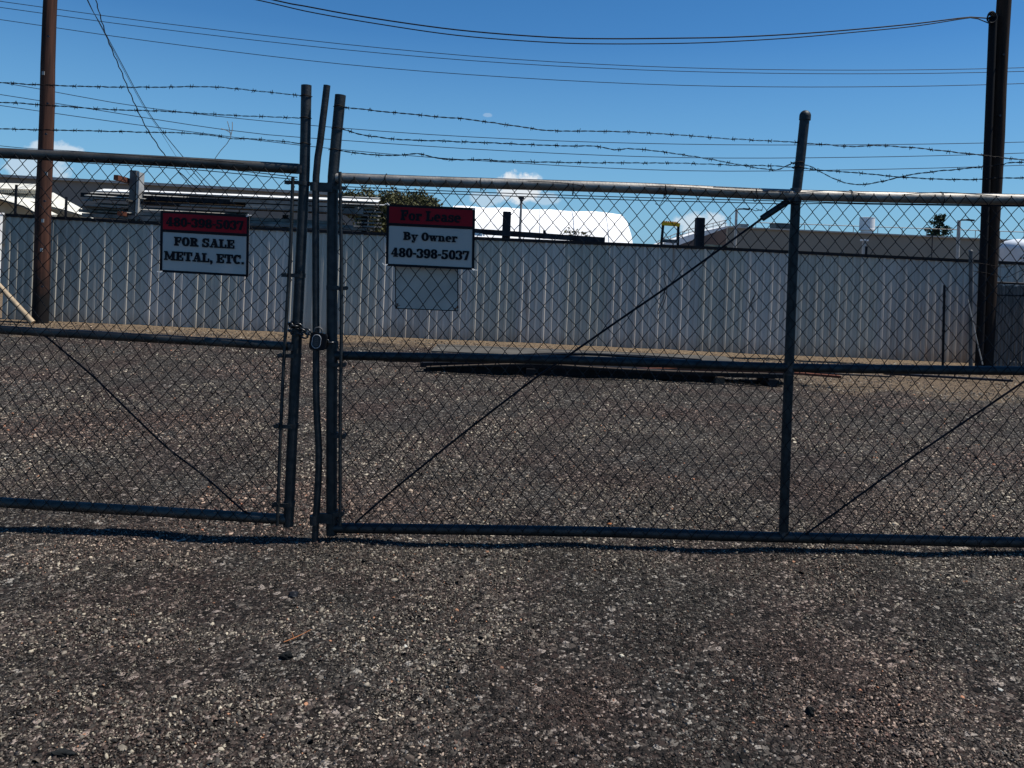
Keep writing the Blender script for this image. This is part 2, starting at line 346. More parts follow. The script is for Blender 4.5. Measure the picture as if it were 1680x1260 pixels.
def gravel():
    """loose stones, one mesh; colour per stone in an attribute"""
    PX = []; 
    def band(y0, y1, dens):
        area = ((y1-y0)*(1.52*(y0+y1)/2+.5)); n = int(area*dens)
        y = rng.uniform(y0, y1, n*2); x = rng.uniform(-.76*y1-.25, .76*y1+.25, n*2)
        k = np.abs(x) < .76*y+.25
        return np.stack([x[k], y[k]], 1)[:n]
    zones = [(1.9, 2.9, 18000, .0031), (2.9, 3.9, 14500, .0034), (3.9, 5.2, 8800, .0041), (5.2, 7.2, 3900, .0052), (7.2, 10.2, 1300, .0066), (10.2, 13.4, 260, .011)]
    pos = []; rad = []
    for (a, b, d, r0) in zones:
        p = band(a, b, d); pos.append(p)
        rad.append(np.clip(r0*np.exp(rng.normal(0, .42, len(p))), .0018, .0135))
    pos = np.concatenate(pos); rad = np.concatenate(rad); n = len(pos)
    base = np.array([[1, 0, 0], [.31, .95, 0], [-.81, .59, 0], [-.81, -.59, 0], [.31, -.95, 0], [0.1, .05, 1], [-.05, -.1, -1]], float)
    fac = np.array([[0, 1, 5], [1, 2, 5], [2, 3, 5], [3, 4, 5], [4, 0, 5], [1, 0, 6], [2, 1, 6], [3, 2, 6], [4, 3, 6], [0, 4, 6]])
    # flat-topped chips: add a ring
    base = np.concatenate([base[:5]*[1, 1, 1]+[0, 0, -.25], base[:5]*[.62, .66, 1]+[0, 0, .5]])
    fac = np.array([[0, 1, 6], [0, 6, 5], [1, 2, 7], [1, 7, 6], [2, 3, 8], [2, 8, 7], [3, 4, 9], [3, 9, 8], [4, 0, 5], [4, 5, 9], [5, 6, 7], [5, 7, 8], [5, 8, 9]])
    nv = len(base); nf = len(fac)
    fz = fines(pos[:, 0], pos[:, 1]); fin = 1-.40*fz
    V = base[None] * (1+rng.uniform(-.3, .3, (n, nv, 3))) + rng.uniform(-.16, .16, (n, nv, 3))
    sc3 = np.stack([rng.uniform(.8, 1.5, n), rng.uniform(.6, 1.0, n), rng.uniform(.5, 1.1, n)], 1)*rad[:, None]*fin[:, None]
    V *= sc3[:, None, :]
    a = rng.uniform(0, 2*np.pi, n); tx = rng.normal(0, .6, n); ty = rng.normal(0, .6, n)
    ca, sa = np.cos(a), np.sin(a)
    x = V[..., 0]*ca[:, None]-V[..., 1]*sa[:, None]; y = V[..., 0]*sa[:, None]+V[..., 1]*ca[:, None]; z = V[..., 2]
    y2 = y*np.cos(tx)[:, None]-z*np.sin(tx)[:, None]; z2 = y*np.sin(tx)[:, None]+z*np.cos(tx)[:, None]
    x3 = x*np.cos(ty)[:, None]+z2*np.sin(ty)[:, None]; z3 = -x*np.sin(ty)[:, None]+z2*np.cos(ty)[:, None]
    V = np.stack([x3+pos[:, None, 0], y2+pos[:, None, 1], z3+(gh(pos[:, 0], pos[:, 1])+rad*.18*rng.uniform(.2, 1.8, n))[:, None]], 2)
    me = bpy.data.meshes.new('gravel')
    me.vertices.add(n*nv); me.vertices.foreach_set('co', V.reshape(-1))
    idx = (fac[None]+(np.arange(n)*nv)[:, None, None]).reshape(-1)
    me.loops.add(len(idx)); me.loops.foreach_set('vertex_index', idx.astype(np.int32))
    me.polygons.add(n*nf); me.polygons.foreach_set('loop_start', np.arange(0, len(idx), 3, dtype=np.int32))
    try: me.polygons.foreach_set('loop_total', np.full(n*nf, 3, np.int32))
    except Exception: pass
    # patches of fines: few stones, small and brown
    f0 = 1-.36*fz
    # palette
    pal = np.array([[.016, .014, .014], [.025, .022, .021], [.042, .030, .028], [.040, .038, .037], [.070, .062, .058], [.10, .076, .070], [.15, .14, .13], [.26, .24, .225], [.33, .31, .28], [.28, .15, .10]])
    pr = np.array([.19, .18, .12, .12, .12, .07, .10, .06, .035, .005]); pr = pr/pr.sum()
    ci = rng.choice(len(pal), n, p=pr); c = pal[ci]*rng.uniform(.8, 1.25, (n, 1))*np.array([[1.22, 1.12, .92]])*f0[:, None]
    c = c*(1+.18*np.sin(pos[:, 0]*.9+1)*np.sin(pos[:, 1]*1.1))[:, None]
    red = np.clip((np.sin(pos[:, 0]*1.7+.6)*np.cos(pos[:, 1]*1.9+1)+np.sin(pos[:, 0]*.7-pos[:, 1]*2.3)*.7-.1), 0, 1)[:, None]
    c = c*(1-red*np.array([[.02, .19, .20]]))
    # fines-rich darker patches
    dk = np.clip(np.sin(pos[:, 0]*2.3+pos[:, 1])*np.sin(pos[:, 1]*2.9-pos[:, 0]*.8+2), 0, 1)[:, None]
    c = c*(1-.28*dk)
    cc = np.ones((n*nv, 4), np.float32); cc[:, :3] = np.repeat(c, nv, 0)
    at = me.attributes.new('stone', 'FLOAT_COLOR', 'POINT'); at.data.foreach_set('color', cc.reshape(-1))
    me.update(calc_edges=True); me.validate()
    m = bpy.data.materials.new('stone'); m.use_nodes = True; b = m.node_tree.nodes['Principled BSDF']
    an = m.node_tree.nodes.new('ShaderNodeAttribute'); an.attribute_name = 'stone'; m.node_tree.links.new(an.outputs['Color'], b.inputs['Base Color'])
    b.inputs['Roughness'].default_value = .7; b.inputs['Specular IOR Level'].default_value = .35
    me.materials.append(m); o = bpy.data.objects.new('gravel', me); COL.objects.link(o)
    o['kind'] = 'stuff'; tag(o, 'crushed grey and reddish gravel spread over the lot', 'gravel')
gravel()

# ------------------------------------------------------------------ gate leaves
GL = (3.98, 0.0)      # plane of the left leaf
GR = (3.974, -0.03)        # plane of the right leaf
PXM = 4.0/F
def warp(x, y, k):
    return (2.0*math.sin(x*.019+k)+1.5*math.sin(y*.031+x*.011+2*k)+.8*math.sin(x*.083+y*.067), 2.3*math.sin(x*.013+y*.017+k)+1.2*math.sin(x*.041+k*3)+.8*math.sin(x*.097-y*.059+k))
def chain_mesh(plane, x0, x1, top, bot, post, px=25.2, py=31.0, k=0.0, off=.036, sag=None):
    """zigzag wires hooked into each other. top/bot: polylines of pixel heights; post: slant of columns"""
    b = MB(); h = px/2; n = int((x1-x0)/h)
    xm = (x0+x1)/2; NR = int(round((lerp_poly(bot, xm)-lerp_poly(top, xm))/(py/2))); NR += (NR+1) % 2
    for i in range(n):
        pts = []
        xa = x0 + i*h
        yt = lerp_poly(top, xa); yb = lerp_poly(bot, xa)
        rows = NR
        for j in range(rows+1):
            s = (i+j) % 2; t = j/rows
            x = xa + s*h; 
            yt_ = lerp_poly(top, x); yb_ = lerp_poly(bot, x)
            y = yt_ + (yb_-yt_)*t
            wx, wy = warp(x, y, k); f_ = min(1, 4*t)*min(1, 6*(1-t))
            x -= post(y)*1.0
            x += wx*f_; y += wy*f_
            if sag: dx, dy = sag(x, y); x += dx; y += dy
            dirn = 1 if s else -1
            for (ox, oy, oz) in ((dirn*-.9, -1.6, .0), (dirn*.6, 0, dirn*.0022), (dirn*-.9, 1.6, .0)):
                p = P(x+ox, y+oy, plane[0]-off-oz, plane[1])
                pts.append(p)
            if j < rows:
                jx = random.uniform(-.35, .35); 
        b.tube(pts, .0020, n=5, cap=False)
    return b
def interp(pts): return lambda y: lerp_poly(pts, y)

def barbed(plane, pts, off=0.0, seed=0, step=36, ph=0):
    r = random.Random(seed); b = MB()
    line = smooth_line(pts, 9); line = [(x, y+r.uniform(-.5, .5)) for x, y in line]
    W = [P(x, y, plane[0]-off, plane[1]) for x, y in line]
    # two twisted strands
    for s in (0, 1):
        q = []
        L_ = 0
        for i in range(len(W)-1):
            seg = (W[i+1]-W[i]).length; nn = max(1, int(seg/.012))
            for j in range(nn):
                t = j/nn; p = W[i].lerp(W[i+1], t); a = (L_+seg*t)*2*math.pi/.085 + s*math.pi
                q.append(p+Vector((0, math.cos(a)*.0022, math.sin(a)*.0022)))
            L_ += seg
        b.tube(q, .0017, n=4, cap=False)
    # barbs
    nx_ = pts[0][0]+8+ph
    dense = smooth_line(pts, 2)
    for (x, y) in dense:
        if x >= nx_:
            nx_ += step*r.uniform(.75, 1.25)
            c = P(x, y, plane[0]-off, plane[1])
            coil = []
            for t in range(9):
                a = t/8*4*math.pi; coil.append(c+Vector(((t-4)*.0016, .0038*math.cos(a), .0038*math.sin(a))))
            b.tube(coil, .0016, n=4)
            for (sx) in (-.006, .006):
                for sg in (-1, 1):
                    an = r.uniform(-.55, .55); l_ = r.uniform(.008, .014)
                    yy = r.uniform(-.7, .7)
                    b.tube([c+Vector((sx, 0, 0)), c+Vector((sx+l_*math.sin(an), yy*l_*.6*sg, sg*l_*math.cos(an)))], [.0019, .0011], n=4)
    return b
def rail(plane, pts, r_px, off=0):
    q = smooth_line(pts, 60)
    return MB().tube([P(x, y, plane[0]-off, plane[1]) for x, y in q], r_px*PXM, n=20)
def band(plane, xa, xb, y, sl=.03, h=8):
    """tension band strap: flat ring round the post with a bolt towards the bar"""
    b = MB(); a = P(xa, y, *plane); c = P(xb, y+sl*(xb-xa), *plane)
    hh = h*PXM
    b.beam(a+Vector((0, -.034, 0)), c+Vector((0, -.034, 0)), .006, hh*.75)
    return b
def ring_band(plane, x, y, r_px, h_px, sl=.045):
    b = MB(); a = P(x+sl*h_px/2, y-h_px/2, *plane); c = P(x-sl*h_px/2, y+h_px/2, *plane)
    b.tube([a, c], r_px*PXM, n=20); return b
def bolt(p, r=.007, l=.03, d=(0, 1, 0)):
    d = Vector(d); b = MB(); b.tube([Vector(p)-d*l/2, Vector(p)+d*l/2], r, n=6, smooth=False)
    b.tube([Vector(p)-d*(l/2+.006), Vector(p)-d*(l/2)], r*1.7, n=6, smooth=False); return b

# --- left leaf
lg = thing('chain_link_gate', 'left leaf of the double chain-link gate, with the FOR SALE sign on it', 'gate', P(473, 865, *GL), 'two leaves of the chain-link gate')
LT = [(-170, 242), (0, 251), (245, 263), (490, 277)]; LM = [(-170, 531), (0, 541), (420, 565), (484, 568.5)]; LB = [(-170, 813), (0, 824), (420, 849), (470, 852)]
rail(GL, LT, 8.6).build('top_rail', 'galv_half_lit', lg)
rail(GL, LM, 7.0).build('middle_rail', 'galv_half_lit', lg)
rail(GL, LB, 8.2).build('bottom_rail', 'galv_half_lit', lg)
LP = [(502.6, 140), (501.5, 200), (500, 275), (493.3, 420), (488, 530), (483, 640), (473, 863)]
rail(GL, LP, 8.4).build('end_post', 'galv', lg)
rail(GL, [(-150, 140), (-160, 275), (-172, 560), (-186, 840)], 8).build('end_post', 'galv', lg)
for (x, y, s) in ((497, 277, 13), (480, 568, 11)):
    ring_band(GL, x-3, y+1, 9.0, s).build('weld_collar', 'weld', lg)
lbar = [(480.5, 291), (476, 420), (467.5, 560), (461, 690), (455, 862)]
b = MB(); q = [P(x, y, GL[0]-.036, GL[1]) for x, y in smooth_line(lbar, 40)]
for a_, c_ in zip(q[:-1], q[1:]): b.beam(a_, c_, .006, 4.6*PXM) if False else None
b.tube(q, 2.9*PXM, n=8); b.build('tension_bar', 'galv', lg)
for (xa, xb, y) in ((470, 500, 300), (465, 494, 451), (458, 486, 582), (452, 482, 697), (450, 476, 825)):
    k = band(GL, xa, xb, y, .03, 8).build('tension_band', 'galv', lg)
    ring_band(GL, lerp_poly([(p[1], p[0]) for p in LP], y), y+1, 9.3, 7).build('band_ring', 'galv', k)
    bolt(P(xa+4, y, GL[0]-.036, GL[1])).build('bolt', 'galv', k)
lx = interp([(p[1], 484-p[0]) for p in lbar])
chain_mesh(GL, -178, 491, [(-200, 240), (0, 252), (245, 264), (490, 277)], [(-200, 818), (0, 833), (470, 861)], lx, px=25.6, k=.7).build('chain_link_mesh', 'wire', lg)
b = MB(); b.tube([P(x, y, GL[0]-.012, GL[1]) for x, y in smooth_line([(70, 548), (79, 555), (150, 615), (212, 675), (275, 735), (335, 781), (399, 838), (415, 846)], 20)], 1.6*PXM, n=8); b.build('truss_rod', 'dark_steel', lg)
for pts in ([(-160, 247), (0, 255), (150, 263), (300, 272), (400, 281), (488, 291)], [(-160, 249), (0, 257), (150, 268), (300, 277), (400, 286), (488, 295)]):
    MB().tube([P(x, y, GL[0]-.034, GL[1]) for x, y in smooth_line(pts, 30)], .0023, n=5).build('tension_wire', 'wire', lg)
b = MB(); b.tube([P(x, y, GL[0]-.03, GL[1]) for x, y in smooth_line([(-20, 237), (40, 243), (110, 247), (180, 252), (260, 258), (330, 262), (400, 268)], 10)], .0016, n=5); b.build('tie_wire', 'wire', lg)
barbed(GL, [(-160, 130), (-60, 133), (0, 135), (40, 138), (140, 142), (240, 143), (330, 142), (380, 145), (420, 149), (505, 158)], .01, 1).build('barbed_wire', 'barb', lg)
barbed(GL, [(-160, 165), (0, 168), (65, 172), (170, 179), (260, 182), (330, 186), (400, 190), (503, 194)], .01, 2, ph=10).build('barbed_wire', 'barb', lg)
barbed(GL, [(-160, 207), (0, 211), (60, 213), (130, 214), (240, 217), (300, 218), (350, 222), (377, 227), (420, 228), (500, 236)], .01, 3, ph=20).build('barbed_wire', 'barb', lg)
b = MB()
for pts in ([(378, 226), (381, 212), (381, 200)], [(378, 222), (376, 210), (373, 199)], [(363, 211), (372, 214), (380, 219)], [(378, 226), (372, 236), (362, 247), (352, 261)]):
    b.tube([P(x, y, GL[0]-.012, GL[1]) for x, y in smooth_line(pts, 6)], .0018, n=5)
b.build('loose_wire', 'strap', lg)

# --- right leaf
rg = thing('chain_link_gate', 'right leaf of the double chain-link gate, with the For Lease sign on it', 'gate', P(544, 878, *GR), 'two leaves of the chain-link gate')
RT = [(552, 292), (700, 297.5), (840, 302), (1060, 309), (1306, 320), (1680, 327.5), (2060, 333)]
RM = [(548, 583), (640, 585), (800, 588), (1000, 593), (1290, 603), (1480, 606), (1680, 608.5), (2060, 612)]
RB = [(545, 866), (800, 869.5), (1000, 873), (1180, 879), (1400, 884), (1680, 890), (2060, 895)]
rail(GR, RT, 9.0).build('top_rail', 'galv_sunlit', rg)
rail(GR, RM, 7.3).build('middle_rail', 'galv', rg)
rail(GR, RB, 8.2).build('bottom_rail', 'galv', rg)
RP = [(558.6, 156), (552, 225), (546.5, 290), (545, 420), (544.5, 600), (544, 740), (544, 877)]
rail(GR, RP, 8.9).build('end_post', 'galv', rg)
mp_ = [(1320.5, 192), (1313, 262), (1306, 320), (1301, 430), (1295, 590), (1290, 720), (1285.5, 880)]
rail(GR, mp_, 7.6).build('middle_post', 'galv', rg)
rail(GR, [(2080, 200), (2068, 335), (2058, 620), (2048, 905)], 8).build('end_post', 'galv', rg)
vs, fs = sphere_pts(P(1321, 190, *GR), 9.0*PXM, 16, 6, True); b = MB(); b.add(vs, fs, True); b.tube([P(1321, 190, *GR), P(1320.4, 197, *GR)], 9.0*PXM, n=16); b.build('dome_cap', 'galv', rg)
for (x, y, r_, h_) in ((1305.5, 321, 9.5, 24), (1294.5, 604, 8.6, 22), (1285.5, 877, 8.6, 12), (547, 283, 9.4, 12), (545, 590, 9.4, 12)):
    ring_band(GR, x, y, r_*.93, h_).build('weld_collar', 'weld', rg)
rbar = [(557.6, 282), (559, 350), (560, 420), (560, 560), (558.5, 640), (558, 740), (558, 862)]
b = MB(); b.tube([P(x, y, GR[0]-.036, GR[1]) for x, y in smooth_line(rbar, 40)], 2.9*PXM, n=8); b.build('tension_bar', 'galv', rg)
for (xa, xb, y) in ((546, 569, 309), (546, 572, 472), (546, 569, 597), (546, 569, 713), (546, 566, 840)):
    k = band(GR, xa, xb, y, .03, 8).build('tension_band', 'galv', rg)
    ring_band(GR, 545, y, 9.8, 7).build('band_ring', 'galv', k)
    bolt(P(xb-3, y+.5, GR[0]-.036, GR[1])).build('bolt', 'galv', k)
rx = lambda y: 0.0 if y < 0 else (y-282)*.006
def rsag(x, y):
    # the fabric is pulled out of square low in the first bay
    f1 = max(0, 1-abs(x-850)/330)*max(0, 1-abs(y-800)/170)
    f2 = max(0, 1-abs(x-700)/160)*max(0, 1-abs(y-780)/130)
    sh = (x-560)/1120*(y-300)*-.022
    return (-10*f1+6*f2+sh, -5*f1+6*f2)
chain_mesh(GR, 556, 2040, [(540, 290), (700, 296), (840, 300), (1306, 317), (1680, 323), (2100, 331)], [(540, 868), (1000, 877), (1180, 882), (1680, 893), (2100, 899)], rx, px=25.1, py=30.4, k=2.2, sag=rsag).build('chain_link_mesh', 'wire', rg)
tr = [(583, 858), (640, 808), (760, 711), (888, 613), (937, 580), (1010, 529), (1110, 460), (1252, 357)]
b = MB(); b.tube([P(x, y, GR[0]-.012, GR[1]) for x, y in smooth_line(tr, 30)], 1.8*PXM, n=8); k = b.build('truss_rod', 'dark_steel', rg)
b = MB(); b.tube([P(1250, 358.5, GR[0]-.012, GR[1]), P(1299, 326, GR[0]-.012, GR[1])], 5.2*PXM, n=12); b.build('turnbuckle', 'galv', k)
tr2 = [(1322, 876), (1400, 820), (1500, 748), (1600, 680), (1680, 626), (1800, 545), (1920, 462), (1985, 415)]
b = MB(); b.tube([P(x, y, GR[0]-.012, GR[1]) for x, y in smooth_line(tr2, 30)], 1.7*PXM, n=8); b.build('truss_rod', 'dark_steel', rg)
for o_ in (0, 4.5):
    MB().tube([P(x, y+o_*(1 if x < 1350 else .3), GR[0]-.034, GR[1]) for x, y in smooth_line([(560, 306), (700, 312), (860, 318), (1050, 324), (1250, 329), (1400, 333), (1520, 335), (2040, 342)], 40)], .0024, n=5).build('tension_wire', 'wire', rg)
b = MB()
TW = lambda: b.build('tie_wire', 'wire', rg)
for pts in ([(865, 297), (910, 299), (940, 302), (960, 306)], [(1060, 305), (1140, 308), (1210, 313), (1300, 314)], [(1170, 307), (1250, 311), (1300, 316), (1360, 313), (1420, 318)], [(1480, 320), (1510, 317), (1560, 316), (1640, 322)], [(1240, 342), (1250, 346), (1252, 338), (1246, 330)], [(1228, 341), (1240, 346), (1250, 344)], [(1075, 334), (1082, 337), (1090, 322), (1092, 303)]):
    b = MB(); b.tube([P(x, y, GR[0]-.04, GR[1]) for x, y in smooth_line(pts, 6)], .0019, n=5); TW()
for (x, y0, y1) in ((634, 286, 306), (789, 293, 312), (940, 298, 320), (1091, 303, 324), (1239, 309, 331), (1395, 312, 334), (1543, 316, 336)):
    c0 = P(x, (y0+y1)/2, *GR); pr_ = []
    for t in range(17):
        a = t/16*2*math.pi; pr_.append(c0+Vector(((t/16-.5)*.004, -math.cos(a)*.036, math.sin(a)*.034)))
    b = MB(); b.tube(pr_, .0022, n=5); TW()
for pts in ([(1092, 448), (1089, 455), (1092, 465), (1094, 478), (1090, 495), (1083, 510), (1079, 516), (1081, 506), (1088, 490), (1091, 475)], [(1241, 478), (1236, 490), (1229, 502), (1231, 514), (1235, 508), (1233, 495), (1239, 483)]):
    MB().tube([P(x, y, GR[0]-.045, GR[1]) for x, y in smooth_line(pts, 4)], .0018, n=5).build('loose_wire', 'barb', rg)
barbed(GR, [(560, 176), (600, 180), (640, 184), (700, 190), (770, 196), (840, 206), (900, 214), (960, 215), (1040, 217), (1120, 222), (1200, 228), (1312, 234), (1390, 240), (1430, 239), (1480, 241), (1560, 249), (1620, 256), (1680, 262), (1850, 270), (2070, 280)], .012, 4).build('barbed_wire', 'barb', rg)
barbed(GR, [(556, 210), (570, 214), (600, 222), (660, 229), (740, 232), (840, 236), (920, 239), (975, 240), (1008, 246), (1030, 244), (1070, 247), (1120, 254), (1170, 262), (1220, 272), (1262, 278), (1280, 277), (1300, 268), (1312, 270), (1325, 271), (1345, 281), (1375, 296), (1405, 303), (1440, 299), (1480, 290), (1520, 283), (1600, 275), (1640, 271), (1680, 266), (1860, 270), (2070, 295)], .012, 5, ph=9).build('barbed_wire', 'barb', rg)
barbed(GR, [(550, 245), (582, 251), (615, 254), (652, 255), (685, 252), (715, 259), (740, 262), (790, 262), (840, 265), (900, 266), (980, 267), (1120, 268), (1200, 271), (1260, 272), (1310, 275), (1345, 279), (1400, 283), (1450, 288), (1480, 291), (1540, 294), (1600, 294.5), (1680, 292), (1880, 298), (2070, 312)], .012, 6, ph=20).build('barbed_wire', 'barb', rg)
b = MB()
for (xx, yy) in ((1306, 267), (1306, 275), (502, 158), (501, 194), (500, 236), (557, 175), (554, 211), (549, 246)):
    pl = GR if xx > 530 else GL
    c0 = P(xx+(3 if xx > 1300 else 0), yy, *pl); b = MB(); b.tube([c0+Vector((math.cos(a)*.031, math.sin(a)*.031, .003*math.sin(3*a))) for a in [i*math.pi/8 for i in range(17)]], .0022, n=5); b.build('tie_wire', 'barb', rg if xx > 530 else lg)
# drop rod pipe with its brackets
dr_ = [(536.5, 140), (533, 170), (525, 235), (518.5, 290), (518, 420), (518.5, 560), (519, 660), (523, 740), (521.5, 800), (518.5, 850), (516.5, 893)]
b = MB(); b.tube([P(x, y, GR[0]-.03, GR[1]) for x, y in smooth_line(dr_, 24)], 5.6*PXM, n=14); dro = b.build('drop_rod', 'galv', rg)
for (y, x0_, x1_, h_) in ((307, 511, 546, 15), (566, 511, 546, 13), (850, 510, 546, 16)):
    b = MB(); a_ = P(x0_+3, y-.5, GR[0]-.034, GR[1]); c_ = P(x1_, y+1, GR[0]-.034, GR[1]); b.beam(a_, c_, .016, h_*PXM)
    k = b.build('rod_bracket', 'galv', rg)
    ring_band(GR, 518 if y < 700 else 517.5, y, 6.9, h_-1, 0).build('bracket_ring', 'galv', k).location.y -= .03
    ring_band(GR, 545.3, y, 9.7, h_-1, .01).build('bracket_ring', 'galv', k)
# hinge posts beyond the frame
for (px_, pl, lab) in ((-215, GL, 'galvanised hinge post at the far left end of the gate'), (2085, GR, 'galvanised hinge post at the far right end of the gate')):
    p = P(px_, 600, *pl); b = MB(); b.tube([(p.x, p.y, -.05), (p.x, p.y, 2.5)], .045, n=20); vs, fs = sphere_pts((p.x, p.y, 2.5), .05, 16, 6, True); b.add(vs, fs, True)
    tag(b.build('gate_post', 'galv'), lab, 'post')

# ------------------------------------------------------------------ lettering (slab serif, built from strips)
def glyph(ch):
    q = []   # polygons
    def R(x0, y0, x1, y1): q.append([(x0, y0), (x1, y0), (x1, y1), (x0, y1)])
    def PL(*p): q.append(list(p))
    def AR(cx, cy, a, b, t0, t1, T=.25, t=.13):
        n = max(4, int(abs(t1-t0)/14)); pr = None
        for i in range(n+1):
            th = math.radians(t0+(t1-t0)*i/n); c, s = math.cos(th), math.sin(th)
            o = (cx+a*c, cy+b*s); k = (cx+(a-T)*c, cy+(b-t)*s)
            if pr: q.append([pr[0], o, k, pr[1]])
            pr = (o, k)
    def LN(x0, y0, x1, y1, w_): q.append([(x0-w_/2, y0), (x0+w_/2, y0), (x1+w_/2, y1), (x1-w_/2, y1)])
    S = .14
    if ch == 'F': R(.09, 0, .35, 1); R(0, 0, .47, S); R(0, .86, .76, 1); R(.64, .62, .76, .88); R(.33, .43, .56, .56); R(.5, .33, .6, .67); w_ = .78
    elif ch == 'E': R(.09, 0, .35, 1); R(0, 0, .8, S); R(0, .86, .78, 1); R(.66, .64, .78, .88); R(.68, 0, .8, .36); R(.33, .43, .56, .56); R(.5, .33, .6, .67); w_ = .82
    elif ch == 'L': R(.09, 0, .35, 1); R(0, 0, .78, S); R(0, .86, .47, 1); R(.65, 0, .78, .42); w_ = .8
    elif ch == 'O': AR(.42, .5, .42, .52, 0, 360, .27, .14); w_ = .84
    elif ch == 'R': R(.09, 0, .35, 1); R(0, 0, .47, S); R(0, .86, .4, 1); AR(.4, .73, .38, .27, -90, 90, .26, .13); R(.33, .46, .42, .59); PL((.4, .5), (.62, .5), (.82, .05), (.55, .05)); R(.58, 0, .9, S); w_ = .9
    elif ch == 'S': AR(.37, .73, .36, .29, 15, 260, .24, .14); AR(.37, .28, .37, .30, 80, -165, .24, .14); R(.61, .62, .73, 1.0); R(0, 0, .12, .38); w_ = .76
    elif ch == 'A': LN(.15, .05, .47, 1, .14); LN(.74, .05, .47, 1, .28); R(.25, .27, .62, .39); R(0, 0, .34, S); R(.5, 0, .98, S); w_ = .96
    elif ch == 'M': R(.1, 0, .24, 1); R(.84, 0, 1.1, 1); LN(.58, .12, .24, .98, .26); LN(.58, .12, .93, .98, .16); R(0, 0, .36, S); R(.72, 0, 1.2, S); R(0, .86, .32, 1); R(.88, .86, 1.2, 1); w_ = 1.2
    elif ch == 'T': R(.31, 0, .57, 1); R(.19, 0, .69, S); R(0, .86, .88, 1); R(0, .6, .12, .88); R(.76, .6, .88, .88); w_ = .88
    elif ch == 'C': AR(.42, .5, .42, .52, 38, 322, .27, .14); R(.67, .62, .79, 1); w_ = .82
    elif ch == 'B': R(.09, 0, .35, 1); R(0, 0, .45, S); R(0, .86, .45, 1); AR(.42, .74, .36, .26, -90, 90, .25, .13); AR(.42, .28, .42, .28, -90, 90, .26, .13); R(.33, .47, .44, .58); w_ = .86
    elif ch == 'o': AR(.34, .35, .34, .37, 0, 360, .22, .11); w_ = .68
    elif ch == 'e': AR(.34, .35, .34, .37, 0, 315, .22, .11); R(.15, .31, .6, .41); w_ = .68
    elif ch == 'r': R(.08, 0, .3, .7); R(0, 0, .42, .12); R(0, .58, .2, .7); AR(.42, .45, .2, .26, 40, 170, .12, .13); R(.45, .46, .62, .68); w_ = .62
    elif ch == 'n': R(.08, 0, .3, .7); R(0, 0, .37, .12); R(0, .58, .2, .7); AR(.44, .4, .25, .31, 0, 130, .2, .13); R(.48, 0, .7, .42); R(.42, 0, .79, .12); w_ = .8
    elif ch == 'a': AR(.3, .47, .27, .25, 0, 160, .2, .12); R(.37, .0, .58, .5); AR(.27, .21, .27, .22, 60, 330, .2, .1); R(.5, 0, .68, .12); w_ = .68
    elif ch == 's': AR(.28, .52, .27, .2, 10, 265, .18, .11); AR(.28, .2, .28, .22, 85, -170, .18, .11); R(.44, .45, .54, .71); R(0, 0, .1, .27); w_ = .56
    elif ch == 'w': LN(.14, .68, .34, 0, .22); LN(.52, .68, .34, 0, .1); LN(.52, .68, .7, 0, .22); LN(.86, .68, .7, 0, .1); R(0, .58, .36, .7); R(.38, .58, .68, .7); R(.76, .58, 1.0, .7); w_ = 1.0
    elif ch == 'y': LN(.16, .66, .4, 0, .24); LN(.62, .66, .34, -.2, .12); R(0, .58, .38, .7); R(.48, .58, .78, .7); R(.08, -.28, .36, -.15); R(.08, -.26, .2, -.02); w_ = .76
    elif ch == '0': AR(.34, .5, .34, .52, 0, 360, .23, .13); w_ = .68
    elif ch == '8': AR(.34, .75, .31, .26, 0, 360, .21, .11); AR(.34, .27, .34, .29, 0, 360, .23, .12); w_ = .68
    elif ch == '3': AR(.3, .74, .34, .27, 160, -80, .23, .12); AR(.3, .28, .36, .3, 80, -165, .24, .13); R(0, .0, .12, .3); R(0, .68, .12, .94); w_ = .66
    elif ch == '9': AR(.34, .66, .34, .35, 0, 360, .23, .12); AR(.3, .5, .38, .52, 10, -140, .23, .14); w_ = .68
    elif ch == '4': R(.34, 0, .58, 1); R(.24, 0, .68, .12); R(0, .24, .72, .37); PL((0, .33), (.14, .33), (.46, 1), (.34, 1)); w_ = .74
    elif ch == '5': R(.08, .84, .62, 1); R(.06, .5, .18, .98); AR(.28, .32, .37, .34, 125, -160, .24, .13); R(0, .0, .12, .3); w_ = .68
    elif ch == '7': R(0, .84, .64, 1); R(0, .64, .12, .86); PL((.42, .86), (.64, .86), (.42, 0), (.16, 0)); w_ = .64
    elif ch == '-': R(.02, .34, .32, .5); w_ = .34
    elif ch == ',': R(.04, 0, .26, .22); PL((.14, .02), (.26, .02), (.16, -.2), (.04, -.2)); w_ = .28
    elif ch == '.': R(.03, 0, .24, .22); w_ = .27
    else: w_ = .3
    return q, w_
